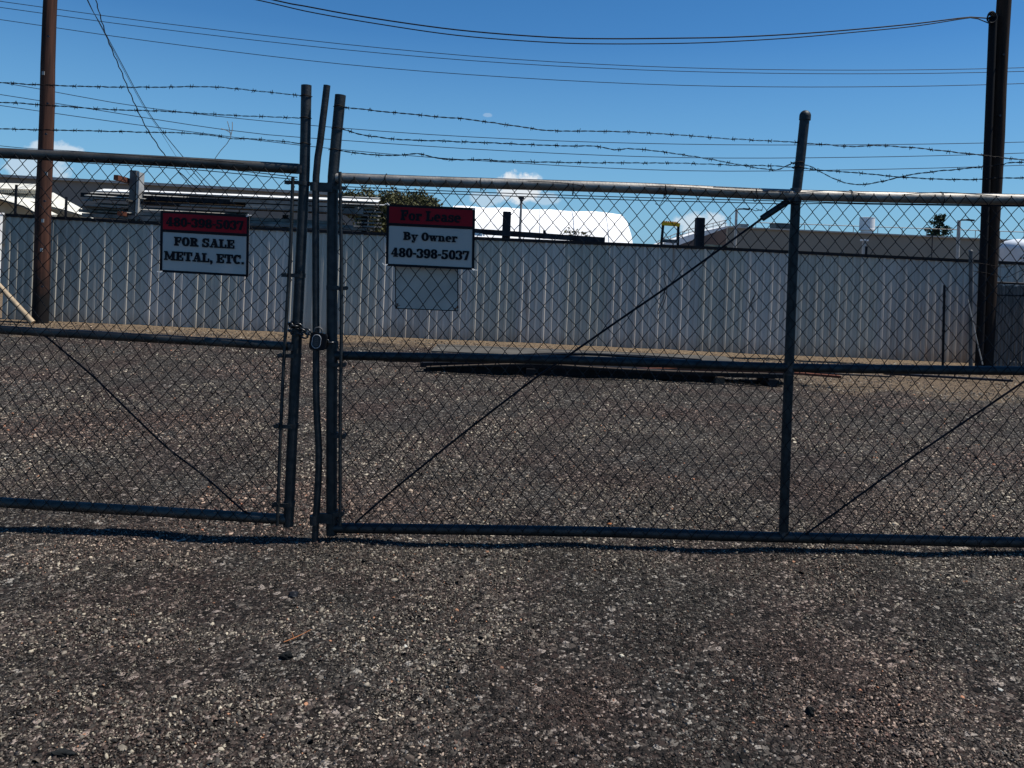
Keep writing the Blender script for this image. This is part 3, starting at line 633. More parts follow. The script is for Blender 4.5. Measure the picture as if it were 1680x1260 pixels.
class Sheet:
    """flat board frame: origin top-left corner, u along the width, v down"""
    def __init__(s, plane, tl, tr, bl, off):
        plane = (plane[0]-off, plane[1]); s.o = P(*tl, *plane); s.u = P(*tr, *plane)-s.o; s.v = P(*bl, *plane)-s.o
        s.n = s.v.cross(s.u).normalized()
        if s.n.y > 0: s.n = -s.n
    def p(s, a, b, d=0): return s.o+s.u*a+s.v*b+s.n*d
    def slab(s, a0, b0, a1, b1, d0, d1):
        return MB().prism([s.p(a0, b0, d0), s.p(a1, b0, d0), s.p(a1, b1, d0), s.p(a0, b1, d0)], s.n*(d1-d0))
    def text(s, str_, ca, b0, b1, width, d=.0035, gap=.07):
        """letters centred at ca, cap height between b0 (top) and b1 (base), total width as fraction"""
        tot = 0; gl = []
        for c in str_:
            q, w_ = glyph(c); gl.append((q, tot, w_)); tot += w_+gap
        tot -= gap; ms = [MB()]; k = 0; sp_ = [c == ' ' for c in str_]
        for gi, (q, x0, w_) in enumerate(gl):
            if sp_[gi]: ms.append(MB()); continue
            m = ms[-1]
            for poly in q:
                k += 1
                mx_ = sum(x for x, y in poly)/len(poly); my_ = sum(y for x, y in poly)/len(poly)
                pts = [s.p(ca-width/2+(x0+x+(.028 if x > mx_ else -.028))/tot*width, b1+(b0-b1)*(y+(.018 if y > my_ else -.018)), d) for x, y in poly]
                m.prism(pts, s.n*(.0004+.00004*(k % 9)))
        return ms
def sign(plane, tl, tr, bl, band_b, red_txt, lines, label, off=.052):
    S = Sheet(plane, tl, tr, bl, off)
    t = thing('sign', label, 'sign', S.p(.5, 1), None)
    S.slab(0, 0, 1, 1, -.003, 0).build('board', 'sign_white', t)
    bw = .026; bh = .036; m = MB()
    for (a0, b0, a1, b1) in ((0, 0, 1, bh), (0, 1-bh, 1, 1), (0, bh, bw, 1-bh), (1-bw, bh, 1, 1-bh), (bw, band_b, 1-bw, band_b+.045)):
        s_ = S.slab(a0-(.002 if a0 == 0 else 0), b0-(.002 if b0 == 0 else 0), a1+(.002 if a1 == 1 else 0), b1+(.002 if b1 == 1 else 0), .0005, .0022); m.add(s_.v, s_.f)
    m.build('border', 'sign_black', t)
    S.slab(bw, bh, 1-bw, band_b, .0004, .0014).build('red_band', 'sign_red', t)
    for l_ in [red_txt]+lines:
        for wd_ in S.text(*l_): wd_.build('lettering', 'sign_black', t)
    return S, t
S1, t1 = sign(GL, (264, 345.5), (409, 353.5), (262.4, 446), .30, ('480-398-5037', .5, .10, .245, .87),
     [('FOR SALE', .5, .415, .555, .68), ('METAL, ETC.', .5, .655, .80, .90)], 'sign reading FOR SALE METAL, ETC. under a red band with a phone number')
S2, t2 = sign(GR, (635, 335), (779.5, 341.5), (633.2, 436), .30, ('For Lease', .5, .085, .245, .68),
     [('By Owner', .5, .435, .565, .61), ('480-398-5037', .5, .70, .845, .88)], 'sign reading For Lease By Owner above a phone number')
for (S_, t_, cs) in ((S1, t1, ((.02, .985), (.98, .02))), (S2, t2, ((.015, .015), (.985, .03), (.99, .985), (.01, .975)))):
    for (a, b_) in cs:
        c = S_.p(a, b_, .004); m = MB()
        sx = 1 if a > .5 else -1; sz = 1 if b_ < .5 else -1
        m.tube([c, c+Vector((sx*.012, -.004, sz*.006)), c+Vector((sx*.022, .0, sz*.004 + random.uniform(-.01, .01)))], .0016, n=5)
        m.tube([c+Vector((-.005*sx, 0, 0)), c+Vector((.006*sx, -.003, sz*.01))], .0022, n=5)
        m.build('zip_tie', 'zip', t_)
# blank plate wired behind the fabric
S3 = Sheet(GR, (648, 430), (751.5, 434), (648.5, 506.5), .006)
tp = thing('blank_plate', 'blank grey plate wired to the mesh below the For Lease sign', 'plate', S3.p(.5, 1))
S3.slab(0, 0, 1, 1, -.003, 0).build('sheet', 'plate', tp)
m = MB()
for (a0, b0, a1, b1) in ((0, 0, .012, 1), (.988, 0, 1, 1), (.012, .982, .988, 1)):
    s_ = S3.slab(a0, b0, a1, b1, .0005, .0015); m.add(s_.v, s_.f)
m.build('edge', 'dark_steel', tp)
for (a, b_) in ((.03, .94), (.97, .93)):
    m = MB()
    for k in range(4):
        c = S3.p(a, b_, .004); an = random.uniform(0, 6.28); m.tube([c-Vector((math.cos(an), 0, math.sin(an)))*.014, c+Vector((math.cos(an), 0, math.sin(an)))*.016], .0013, n=4)
    m.build('tie_wire', 'rust', tp)

# ------------------------------------------------------------------ chain and padlock
ch = thing('chain', 'dark steel chain wrapped round both gate end posts', 'chain', P(520, 556, 3.96))
def chain_path():
    cA = P(488, 535, *GL); cB = P(545, 560, *GR); pts = []
    rA = .038; rB = .038
    # loop round left post, front run droops to padlock, round the right post, back run
    for i in range(9):
        a = math.radians(80+i*25); pts.append(Vector((cA.x+rA*math.cos(a), cA.y-.0+rA*math.sin(a), cA.z+.012-.001*i)))
    for (x, y, o) in ((494, 534, .05), (503, 539, .055), (511, 544, .058), (519, 550, .06), (526, 556, .058), (534, 559, .052), (542, 560, .05), (550, 560, .045), (557, 561, .03)):
        p = P(x, y, *GR); p.y -= o; pts.append(p)
    return pts
def links(pts, pitch=.027, wr=.0050, lw=.0135, ll=.0195, start=0):
    # resample
    d = [0]
    for a, b_ in zip(pts[:-1], pts[1:]): d.append(d[-1]+(b_-a).length)
    def at(s):
        for i in range(len(d)-1):
            if s <= d[i+1]: t = (s-d[i])/(d[i+1]-d[i]); return pts[i].lerp(pts[i+1], t)
        return pts[-1]
    n = int(d[-1]/pitch)
    for i in range(n):
        s = (i+.5)*pitch; c = at(s); t = (at(min(d[-1], s+.004))-at(max(0, s-.004))).normalized()
        up = Vector((0, 0, 1)) if i % 2 else Vector((0, 1, 0))
        up = (up-t*up.dot(t)).normalized()
        lp = []
        for k in range(17):
            a = 2*math.pi*k/16; cx_ = math.cos(a); sy_ = math.sin(a)
            lp.append(c+t*(ll*cx_*(.85+.15*abs(cx_)))+up*(lw*sy_))
        MB().tube(lp, wr, n=6, cap=False).build('link', 'chainm', ch)
links(chain_path())
pts2 = [P(x, y, *GR)+Vector((0, -o, 0)) for x, y, o in ((478, 541, .03), (485, 544, .05), (494, 545, .053), (503, 548, .056), (509, 551, .058))]
links(pts2)
pl_ = thing('padlock', 'black padlock with an oval ribbed face hanging from the chain', 'padlock', P(523, 575, 3.94))
pc = P(519.5, 560, 3.925)
def rounded(cx_, cz_, w_, h_, r, n=6):
    o_ = []
    for (sx, sz, a0) in ((1, 1, 0), (-1, 1, 90), (-1, -1, 180), (1, -1, 270)):
        for i in range(n+1):
            a = math.radians(a0+90*i/n); o_.append((cx_+sx*(w_/2-r)+r*math.cos(a), cz_+sz*(h_/2-r)+r*math.sin(a)))
    return o_
def rr(w_, h_, r, y, dz=0, dx=0, rot=math.radians(-6)):
    return [Vector((pc.x+dx+x*math.cos(rot)-z*math.sin(rot), y, pc.z+dz+x*math.sin(rot)+z*math.cos(rot))) for x, z in rounded(0, 0, w_, h_, r)]
m = MB(); m.prism(rr(.084, .088, .018, pc.y-.001, 0, .006), (0, .030, 0)); m.prism(rr(.078, .082, .018, pc.y-.004, 0, .006), (0, .003, 0)); m.build('lock_body', 'lock', pl_)
lp = rr(.043, .068, .0214, pc.y-.0055); MB().tube(lp+[lp[0]], .0017, n=6, cap=False).build('lock_ring', 'lockring', pl_)
m = MB(); m.prism(rr(.034, .058, .0168, pc.y-.0065), (0, .003, 0)); pad = m.build('lock_face', 'lockpad', pl_)
m = MB()
for k in range(5): m.prism(rr(.018, .003, .001, pc.y-.0078, (k-2)*.009), (0, .0011, 0))
m.build('rib', 'lockring' if False else 'grey_steel', pad)
m = MB(); m.tube([pc+Vector((x, .012, z)) for x, z in ((-.018, .03), (-.018, .052), (-.01, .066), (.006, .07), (.02, .062), (.024, .05), (.022, .03))], .005, n=10); m.build('shackle', 'grey_steel', pl_)

# ------------------------------------------------------------------ white corrugated fence
FP = (13.85, 0.03)
def fy(x): return FP[0]+FP[1]*x
cf = thing('corrugated_fence', 'long fence of white corrugated metal panels with a black top trim', 'fence', (0, fy(0), 0))
fx0 = P(6, 450, *FP).x; fx1 = 14.2
x = fx0; i = 0
PW = .82; rp = PW/6
_ft = [P(px_, py_, *FP) for px_, py_ in ((-700, 317), (6, 352.5), (265, 367), (560, 381), (780, 391), (1145, 406), (1500, 423.5), (1680, 432.5), (2400, 468))]
_ft = [(p_.x, p_.z) for p_ in _ft]
def fence_top(x): return lerp_poly(_ft, x)
while x < fx1:
    r = random.Random(i); b = MB(); zt = fence_top(x+PW/2)-.02; z0 = -.012+r.uniform(-.012, .012)+float(gh(np.array(x+PW/2), np.array(fy(x+PW/2))))
    prof = []
    for k in range(6):
        u = k*rp; dep = -.027 if k % 3 == 0 else -.020
        prof += [(u, 0), (u+.34*rp, 0), (u+.44*rp, dep), (u+.70*rp, dep), (u+.86*rp, 0)]
    prof.append((PW-.001, 0)); dy = r.uniform(-.004, .004); tilt = r.uniform(-.004, .004)
    vs = []
    for (u, d) in prof:
        for z in (z0, (z0+zt)/2, zt):
            wob = .004*math.sin(u*9+z*4+i); vs.append((x+u, fy(x+u)+d+dy+tilt*(z-1)+wob*.5, z))
    fs = []
    for k in range(len(prof)-1):
        for j in range(2): fs.append((k*3+j, (k+1)*3+j, (k+1)*3+j+1, k*3+j+1))
    b.add(vs, fs); b.build('fence_panel', 'panel2' if r.random() < .35 else 'panel', cf)
    x += PW; i += 1
b = MB()
xx = [fx0+k*(fx1-fx0)/24 for k in range(25)]
for a, c in zip(xx[:-1], xx[1:]): b.beam((a, fy(a)+.005, fence_top(a)), (c, fy(c)+.005, fence_top(c)), .07, .055)
b.build('top_trim', 'black', cf)
b = MB()
for a, c in zip(xx[:-1], xx[1:]):
    b.beam((a, fy(a)+.05, .35), (c, fy(c)+.05, .35), .04, .06)
b.build('back_rail', 'dark_steel', cf)
for k in range(12):
    xp = fx0+.05+k*2.1; b = MB(); b.box((xp, fy(xp)+.1, .9), (.07, .07, 1.8)); b.build('fence_post', 'dark_steel', cf)
# white post and leaning pale pipe at the left end
p = G(1.5, 522); b = MB(); b.box((p.x-.06, p.y-.1, .95), (.10, .10, 1.9)); b.box((p.x-.06, p.y-.1, 1.92), (.13, .13, .03)); tag(b.build('white_post', 'white'), 'white square post in sunlight at the left end of the fence', 'post')
a = P(-14, 455, 12.8); c = P(54, 529, 12.75); b = MB(); b.tube([a, c], .042, n=14)
e = b.build('leaning_pipe', 'strap'); tag(e, 'pale pipe leaning down to the foot of the utility pole', 'pipe')

# dark timbers poking above the fence
for (xa, xb, yt, yb, lab) in ((827, 840.5, 348, 396, 'short dark timber post rising above the fence right of the For Lease sign'), (1143.5, 1157, 358, 410, 'dark timber post above the fence by the red-brown wall')):
    cx_ = (xa+xb)/2; pt = P(cx_, yt, 14.6); b = MB(); b.box((pt.x-.02, 14.6, pt.z/2), ((xb-xa)*14.6/F, .16, pt.z)); b.box((pt.x-.02, 14.6, pt.z+.004), ((xb-xa)*14.6/F-.02, .14, .008))
    tag(b.build('timber_post', 'blackwood'), lab, 'post')
a = P(772, 379, 14.4); c = P(992, 394, 14.4); b = MB(); b.beam(a, c, .1, .10)
for q in (a, (a+c)/2, c): b.box((q.x, 14.4, q.z/2-.05), (.06, .06, q.z-.1))
b.box((P(893, 385, 14.4)).to_tuple(), (.05, .05, .16))
tag(b.build('dark_rail', 'blackwood'), 'dark steel rail just behind the fence below the white tarp building', 'rail')
b = MB(); a = P(775, 383.5, 14.2); c = P(791, 385.5, 14.2); b.beam(a, c, .05, .05); b.box((c.x+.03, 14.2, c.z), (.03, .03, .03)); b.box((a.x, 14.25, a.z/2), (.03, .03, a.z)); tag(b.build('white_pipe_end', 'white'), 'short white pipe end showing above the fence beside the For Lease sign', 'pipe')
a = P(1158, 402, 14.5); c = P(1192, 405, 14.5); b = MB(); b.beam(a, c, .05, .035); b.box((c.x, 14.5, c.z), (.08, .05, .03)); b.box((a.x, 14.5, a.z/2), (.04, .04, a.z)); tag(b.build('pale_bar', 'strap'), 'pale bar lying along the top of the fence near the timber post', 'bar')
# yellow topped frame
yf = thing('yellow_frame', 'yellow topped steel guard frame standing up behind the fence', 'frame', (P(1100, 400, 16).x, 16, 0))
tl = P(1088, 367, 16); tr_ = P(1113, 369, 16); bl = P(1085, 402, 16); br = P(1112, 402, 16)
MB().beam(bl, tl, .04, .05).build('leg', 'dark_steel', yf); MB().beam(br, tr_, .04, .05).build('leg', 'dark_steel', yf)
b = MB(); b.beam(tl+Vector((-.03, 0, 0)), tr_+Vector((.03, 0, 0)), .05, .07)
for k in range(7): b.box(tl.lerp(tr_, (k+.3)/7)+Vector((0, -.01, .045)), (.03, .05, .03))
b.build('top_bar', 'yellow', yf)
MB().beam(P(1086, 395, 16), P(1112, 396, 16), .05, .07).build('cross_bar', 'grey_steel', yf)
b = MB(); b.box((bl.x, 16, bl.z/2), (.05, .05, bl.z)); b.box((br.x, 16, br.z/2), (.05, .05, br.z)); b.build('lower_leg', 'dark_steel', yf)

# ------------------------------------------------------------------ utility poles and cables
def util_pole(pts, wpx, Y, label, top_extra, pm='pole'):
    """pts: (x, y) pixel centres from top to foot"""
    t = thing('utility_pole', label, 'utility pole', (P(*pts[-1], Y).x, Y, 0))
    A = P(*pts[0], Y); B = P(*pts[-1], Y); d = (A-B); foot = B - d*((B.z+.12)/d.z); top = A + d*(top_extra/d.z)
    b = MB(); n = 14; q = [foot.lerp(top, k/n)+Vector((.008*math.sin(k*1.7), 0, 0)) for k in range(n+1)]
    r1 = wpx[1]*Y/F/2; r0 = wpx[0]*Y/F/2; sl = (r0-r1)/(A.z-B.z)
    b.tube(q, [max(.06, r1+sl*(p.z-B.z)) for p in q], n=28); b.build('pole_shaft', pm, t)
    return t, foot, top
up1, f1, t1_ = util_pole([(82.5, 0), (65.5, 530)], (20.5, 25), 13.2, 'reddish brown wooden utility pole standing at the left, before the white fence', 5)
for (x, y) in ((70, 362), (68, 410), (76, 285), (71, 120)):
    c = P(x, y, 13.07); MB().box(c, (.04, .012, .06)).build('tag_plate', 'lamp', up1)
up2, f2, t2_ = util_pole([(1647, 0), (1616.5, 600)], (21.5, 22.5), 13.05, 'dark wooden utility pole with a cable riser standing at the right', 5, 'pole_shaded')
b = MB(); rt = P(1629, 34, 12.98); rb = P(1606, 602, 12.98); rb = rb-(rt-rb)*((rb.z+.12)/(rt-rb).z); b.tube([rb, rt], .062, n=18); vs, fs = sphere_pts(rt, .062, 16, 5, True); b.add(vs, fs, True); b.build('cable_riser', 'riser', up2)
b = MB(); c = P(1624, 30, 12.9)
for k in range(4):
    r_ = .05+.012*k; b.tube([c+Vector((r_*math.cos(a)*.9, -.02*k+.01*math.sin(a*2), r_*math.sin(a)*1.1)) for a in [i*math.pi/9 for i in range(19)]], .011, n=6, cap=False)
b.tube([c, P(1636, 26, 13.0)], .03, n=10); b.build('cable_coil', 'cable', up2)
for up_, xs_ in ((up1, ((80, 60), (79, 170), (74, 330), (70, 470), (76, 220))), (up2, ((1646, 90), (1640, 190), (1633, 330), (1626, 450)))):
    for (x, y) in xs_: bolt(P(x, y, 12.93), .012, .03).build('bolt', 'lamptop', up_)
def cable(pts, Yf, r, name, label, group, m_='cable', n=6, step=22):
    q = smooth_line(pts, step); b = MB()
    b.tube([P(x, y, Yf(x)) for x, y in q], r, n=n, cap=False)
    return tag(b.build(name, m_), label, 'cable', group)
cable([(1622, 30), (1592, 28), (1500, 39), (1400, 48.5), (1300, 56), (1200, 61), (1120, 62.5), (1000, 63.5), (900, 61), (750, 49), (600, 28), (500, 10), (440, -2), (200, -60), (-200, -175)], lambda x: 12.9-(1622-x)*.0006, .011, 'service_cable', 'upper black service cable running left from the coil on the right pole', 'service cables from the right pole')
cable([(1622, 38), (1605, 31), (1592, 29), (1500, 43), (1400, 53), (1300, 62), (1200, 68), (1120, 71), (1000, 72), (900, 69.5), (750, 58), (600, 36), (500, 18), (445, 5), (200, -50), (-200, -160)], lambda x: 12.87-(1622-x)*.0006, .009, 'service_cable', 'lower black service cable running left from the coil on the right pole', 'service cables from the right pole')
FW = [('topmost of the thin far power lines crossing the sky', [(-900, -150), (-300, -40), (0, 2), (250, 36), (560, 72), (840, 97), (1120, 111), (1400, 115), (1680, 111), (2000, 97), (2600, 40)]),
      ('second highest of the thin far power lines crossing the sky', [(-900, -140), (-300, -30), (0, 12), (250, 46), (560, 81), (840, 104), (1120, 117), (1400, 121), (1680, 117), (2000, 103), (2600, 46)]),
      ('third highest of the thin far power lines, well clear above the barbed wire', [(-900, -118), (-300, -10), (0, 32), (250, 68), (560, 105), (840, 127), (1120, 140), (1400, 142.5), (1680, 137), (2000, 122), (2600, 66)]),
      ('thin far power line just below the highest barbed wire strand on the right', [(-900, -10), (-300, 92), (0, 135), (250, 178), (560, 210), (840, 228), (1120, 236.5), (1400, 237.5), (1680, 233), (2000, 222), (2600, 180)]),
      ('thin far power line second from the bottom, behind the barbed wire', [(-900, 10), (-300, 112), (0, 155), (363, 212), (560, 230), (840, 248), (1120, 258.5), (1400, 258), (1680, 251), (2000, 236), (2600, 190)]),
      ('lowest thin far power line, just above the gate rails', [(-900, 30), (-300, 130), (0, 173), (250, 208), (560, 245.5), (840, 267), (1120, 280), (1400, 278.5), (1680, 271), (2000, 256), (2600, 210)])]
for lab, pts in FW: cable(pts, lambda x: 60, .028, 'power_line', lab, 'far power lines', 'farwire', 5, 60)
for (pts, lab, Y0, Y1, r_) in (([(118, -130), (140, -60), (157, 0), (175, 60), (200, 120), (212, 150), (235, 200), (250, 225), (272, 257), (300, 288), (330, 315)], 'twisted dark overhead cable sweeping down steeply at the upper left', 14, 44, .03),
                      ([(95, -110), (143, 0), (165, 40), (200, 105), (235, 170), (262, 210), (300, 257), (340, 300), (352, 312)], 'second overhead cable crossing the twisted one at the upper left', 14, 44, .02),
                      ([(95, -112), (145, 2), (166, 44), (200, 109), (235, 174), (262, 214), (288, 255), (310, 285), (330, 305)], 'thinner overhead cable beside the crossing one at the upper left', 14, 44, .010)):
    q = smooth_line(pts, 6); b = MB(); n_ = len(q)
    L_ = [P(x + (.9*math.sin(y*.33) if r_ > .025 else 0), y, Y0+(Y1-Y0)*(i_/n_)**1.4) for i_, (x, y) in enumerate(q)]
    b.tube(L_, [max(.008, r_*p_.y/44) for p_ in L_], n=6, cap=False)
    tag(b.build('overhead_cable', 'cable'), lab, 'cable', 'overhead cables at the upper left')

# ------------------------------------------------------------------ metal rack behind the fence
rk = thing('storage_rack', 'grey cantilever rack upright with rusty arms among the stacked metal', 'rack', (P(220, 350, 15.6).x, 15.6, 0))
a = P(221, 280, 15.6); b = MB(); wd = .17
b.box((a.x, 15.6, a.z/2), (wd*.72, .14, a.z)); b.build('upright', 'grey_steel', rk)
b = MB(); b.box((a.x+.125, 15.6, a.z/2-.02), (.05, .22, a.z-.03)); b.build('flange', 'lamp', rk)
b = MB(); b.beam(P(190, 291, 15.2), P(221, 300, 15.9), .09, .10); b.build('arm', 'rust', rk)
b = MB(); b.beam(P(196, 350, 15.2), P(224, 355, 15.9), .09, .08); b.build('arm', 'rust', rk)
for px_ in (470, 600):
    c = P(px_, 345, 16.1); b = MB(); b.box((c.x, 16.1, c.z/2-.1), (.12, .12, c.z)); b.build('upright', 'dark_steel', rk)
# stacked sheets and beams: (x0,x1,y at x0, slope, thickness px, depth Y, width m, material, label)
ST = [
 (158, 620, 310, .020, 5.5, 16.3, .9, 'white_steel', 'white sheet lying on top of the metal stack, brightly lit'),
 (142, 300, 315, .026, 3.5, 16.0, .7, 'white_steel', 'second white sheet jutting out at the left of the stack'),
 (240, 618, 317, .022, 2.5, 15.9, .5, 'stack_grey', 'grey steel channel just under the white top sheet'),
 (150, 520, 322, .023, 7, 16.1, .8, 'dark_steel', 'dark steel beam bundle high in the metal stack'),
 (132, 150, 327, .02, 2.5, 15.8, .6, 'white_steel', 'short white sheet end at the left edge of the stack'),
 (385, 618, 330, .022, 5, 15.7, .5, 'stack_grey', 'grey beam in the right half of the metal stack'),
 (152, 208, 333, .03, 2.5, 15.7, .35, 'white_steel', 'pale strip left of the rack upright'),
 (230, 400, 341, .026, 6, 15.5, .35, 'white_steel', 'pale cream beam right of the rack upright, above the FOR SALE sign'),
 (225, 590, 333, .024, 4.5, 15.9, .6, 'black', 'black beam running through the middle of the stack'),
 (150, 215, 341, .025, 5, 15.8, .6, 'stack_grey', 'grey beam ends at the lower left of the stack'),
 (410, 600, 340, .022, 9, 15.6, .5, 'stack_grey', 'thick grey beam at the right of the stack'),
 (145, 560, 347, .024, 5, 15.9, .7, 'stack_grey', 'long grey beam low in the metal stack'),
 (150, 610, 354, .023, 6, 15.8, .7, 'stack_grey', 'long weathered beam low in the metal stack, above the fence trim'),
 (240, 605, 361, .022, 4, 15.6, .5, 'stack_grey', 'grey channel near the bottom of the stack'),
 (170, 616, 366, .022, 5.5, 15.7, .6, 'dark_steel', 'bottom black beam of the metal stack'),
 (560, 620, 322, .02, 2, 15.5, .4, 'white_steel', 'thin white strip ends at the right of the stack'),
 (585, 612, 344, .03, 3, 15.4, .3, 'white_steel', 'short bright scrap of metal at the right end of the stack'),
 (138, 236, 319, .03, 2, 15.55, .3, 'white_steel', 'thin pale sheet end sticking out at the upper left of the stack'),
 (146, 214, 325, .03, 2.2, 15.4, .3, 'stack_grey', 'narrow grey sheet end just left of the rack upright'),
 (134, 205, 337, .028, 2, 15.45, .3, 'stack_grey', 'grey sheet end reaching farthest left in the stack'),
 (160, 212, 345, .03, 2, 15.4, .3, 'white_steel', 'short pale strip low at the left end of the stack'),
 (300, 560, 337, .022, 2.5, 15.4, .3, 'stack_grey', 'thin grey sheet above the right end of the FOR SALE sign'),
 (560, 628, 333, .02, 2, 15.3, .3, 'white_steel', 'thin bright sheet end farthest right on the stack'),
]
for (x0, x1, y, sl, th, Y_, wd, m_, lab) in ST:
    a = P(x0, y, Y_); c = P(x1, y+sl*(x1-x0)*2.0, Y_); k = (x1-x0)
    h_ = th*Y_/F; b = MB(); dd = (c-a)
    cd = (c-a).normalized(); sd_ = cd.cross(Vector((0, 0, 1))).normalized(); up_ = sd_.cross(cd)
    if m_ == 'white_steel':
        w3 = .30; rz_ = .62*h_+.075*w3   # sheets bowed up at the back, so the upper face is seen from the gate
        b.prism([a+Vector((0, 0, -h_/2)), a+Vector((0, w3, rz_-h_/2)), a+Vector((0, w3, rz_-h_/2-.012)), a+Vector((0, .0, -h_/2-.012))], c-a)
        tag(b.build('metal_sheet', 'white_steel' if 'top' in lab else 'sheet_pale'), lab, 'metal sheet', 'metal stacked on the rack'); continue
    for (oy, oz, ww, hh) in ((-wd/2, 0, .012, h_), (wd/2, 0, .012, h_), (0, h_/2-.004, wd-.014, .007), (0, -h_/2+.004, wd*.6, .007)):
        o_ = Vector((0, oy, oz)); b.beam(a+o_, c+o_, ww, hh)
    nseg = 3
    for k_ in range(nseg):
        t_ = (k_+.5)/nseg; b.box(a.lerp(c, t_), (.01, wd-.03, h_*.8))
    tag(b.build('metal_sheet' if m_ == 'white_steel' else 'steel_beam', m_), lab, 'metal sheet' if m_ == 'white_steel' else 'steel beam', 'metal stacked on the rack')
b = MB(); r = random.Random(3)
for k in range(7):
    y = 335+k*6; a = P(r.uniform(575, 590), y, 15.5+r.uniform(-.2, .2)); c = P(r.uniform(612, 628), y+1.5, 15.5+r.uniform(-.2, .2)); b.beam(a, c, .12, .03)
tag(b.build('scrap_bundle', 'stack_grey'), 'bundle of short scrap strips at the right end of the stack', 'scrap')

# ------------------------------------------------------------------ things farther behind
def wall_box(name, x0, x1, yt0, yt1, Y0, Y1, depth, m_, parent=None):
    """box whose front face runs from pixel x0 (depth Y0) to x1 (depth Y1)"""
    a = P(x0, yt0, Y0); c = P(x1, yt1, Y1); d = Vector((c.x-a.x, c.y-a.y, 0)).normalized(); nrm = Vector((-d.y, d.x, 0))*depth
    vs = [Vector((a.x, a.y, -.1)), Vector((c.x, c.y, -.1)), c.copy(), a.copy()]
    return MB().prism(vs, nrm).build(name, m_, parent)
g1 = thing('warehouse', 'long low grey warehouse behind the metal stack at the left', 'building', (P(240, 400, 47).x, 47, 0))
wall_box('wall', -500, 600, 262, 322, 47, 46, 30, 'greywall', g1)
a = P(-500, 261, 46.9); c = P(600, 321, 45.9); MB().beam(a, c, .25, .16).build('parapet_cap', 'lamp', g1)
for px_ in (60, 126, 300, 440):
    yq = 288+px_*.055; p1 = P(px_, yq+4, 46.6); b = MB(); b.box((p1.x, p1.y-.03, p1.z/2), (.06, .05, p1.z)); b.build('wall_joint', 'lamptop', g1)
b = MB(); q = [P(226, 316, 46.3), P(256, 318, 46.3), P(232, 307, 46.3)]; b.prism(q, (0, .5, 0)); b.build('roof_gable', 'lamp', g1)
# cream canvas sheds at the left
cs = thing('canvas_shelter', 'sunlit cream canvas shelter roofs behind the fence at the left', 'shelter', (P(40, 350, 21).x, 21, 0))
def roof_strip(pts, Y, depth, m_, name):
    """front outline polygon at depth Y extruded back"""
    return MB().prism([P(x, y, Y) for x, y in pts], (0, depth, 0)).build(name, m_, cs)
def sheet3(rows, m_, name):
    """roof surface lofted between pixel rows given as ((x,y,Y),...)"""
    b = MB(); n = len(rows[0]); vs = []
    for r_ in rows: vs += [P(x, y, Y) for x, y, Y in r_]
    k = len(vs); vs2 = [v-Vector((0, 0, .04)) for v in vs]; fs = []
    for j in range(len(rows)-1):
        for i in range(n-1):
            f_ = (j*n+i, j*n+i+1, (j+1)*n+i+1, (j+1)*n+i); fs.append(f_); fs.append(tuple(q_+k for q_ in f_[::-1]))
    b.add(vs+vs2, fs); return b.build(name, m_, cs)
sheet3([[(-120, 298, 23), (0, 300, 23), (62, 302, 23), (66, 306, 23)], [(-120, 308, 21.5), (0, 309, 21.5), (60, 311, 21.5), (64, 313, 21.5)]], 'cream', 'roof_sheet')
b = MB(); a = P(0, 309.5, 21.45); c = P(62, 311.5, 21.45)
for k in range(22):
    q = a.lerp(c, k/21); b.box((q.x, q.y, q.z-.05), (.03, .03, .12))
b.build('eave_rib', 'creamdark', cs)
sheet3([[(-140, 310, 22), (0, 318, 21), (45, 328, 21), (95, 352, 21)], [(-140, 318, 20), (0, 326, 19.5), (40, 338, 19.5), (66, 353, 19.5)]], 'cream', 'roof_sheet')
sheet3([[(0, 312, 22.5), (60, 316, 22.5), (88, 316, 22.5), (112, 330, 22.5), (150, 351, 22.5)], [(0, 322, 21), (50, 330, 21), (90, 340, 21), (120, 348, 21), (152, 358, 21)]], 'cream', 'roof_sheet')
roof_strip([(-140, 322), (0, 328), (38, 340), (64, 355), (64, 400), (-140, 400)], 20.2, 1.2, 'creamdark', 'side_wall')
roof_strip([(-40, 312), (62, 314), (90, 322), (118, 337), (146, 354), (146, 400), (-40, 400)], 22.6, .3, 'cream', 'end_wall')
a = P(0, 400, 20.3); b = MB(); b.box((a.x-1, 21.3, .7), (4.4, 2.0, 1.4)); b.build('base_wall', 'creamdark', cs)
for (px_, y0, y1) in ((27, 303, 350), (109, 323, 356), (60, 318, 350)):
    a = P(px_, y0, 18.5); b = MB(); b.tube([(a.x, 18.5, 0), a], .03, n=8); tag(b.build('thin_post', 'dark_steel'), {27: 'thin dark post in front of the cream shelter, leftmost', 109: 'thin dark post right of the left utility pole', 60: 'thin dark post hidden by the left utility pole'}[px_], 'post')

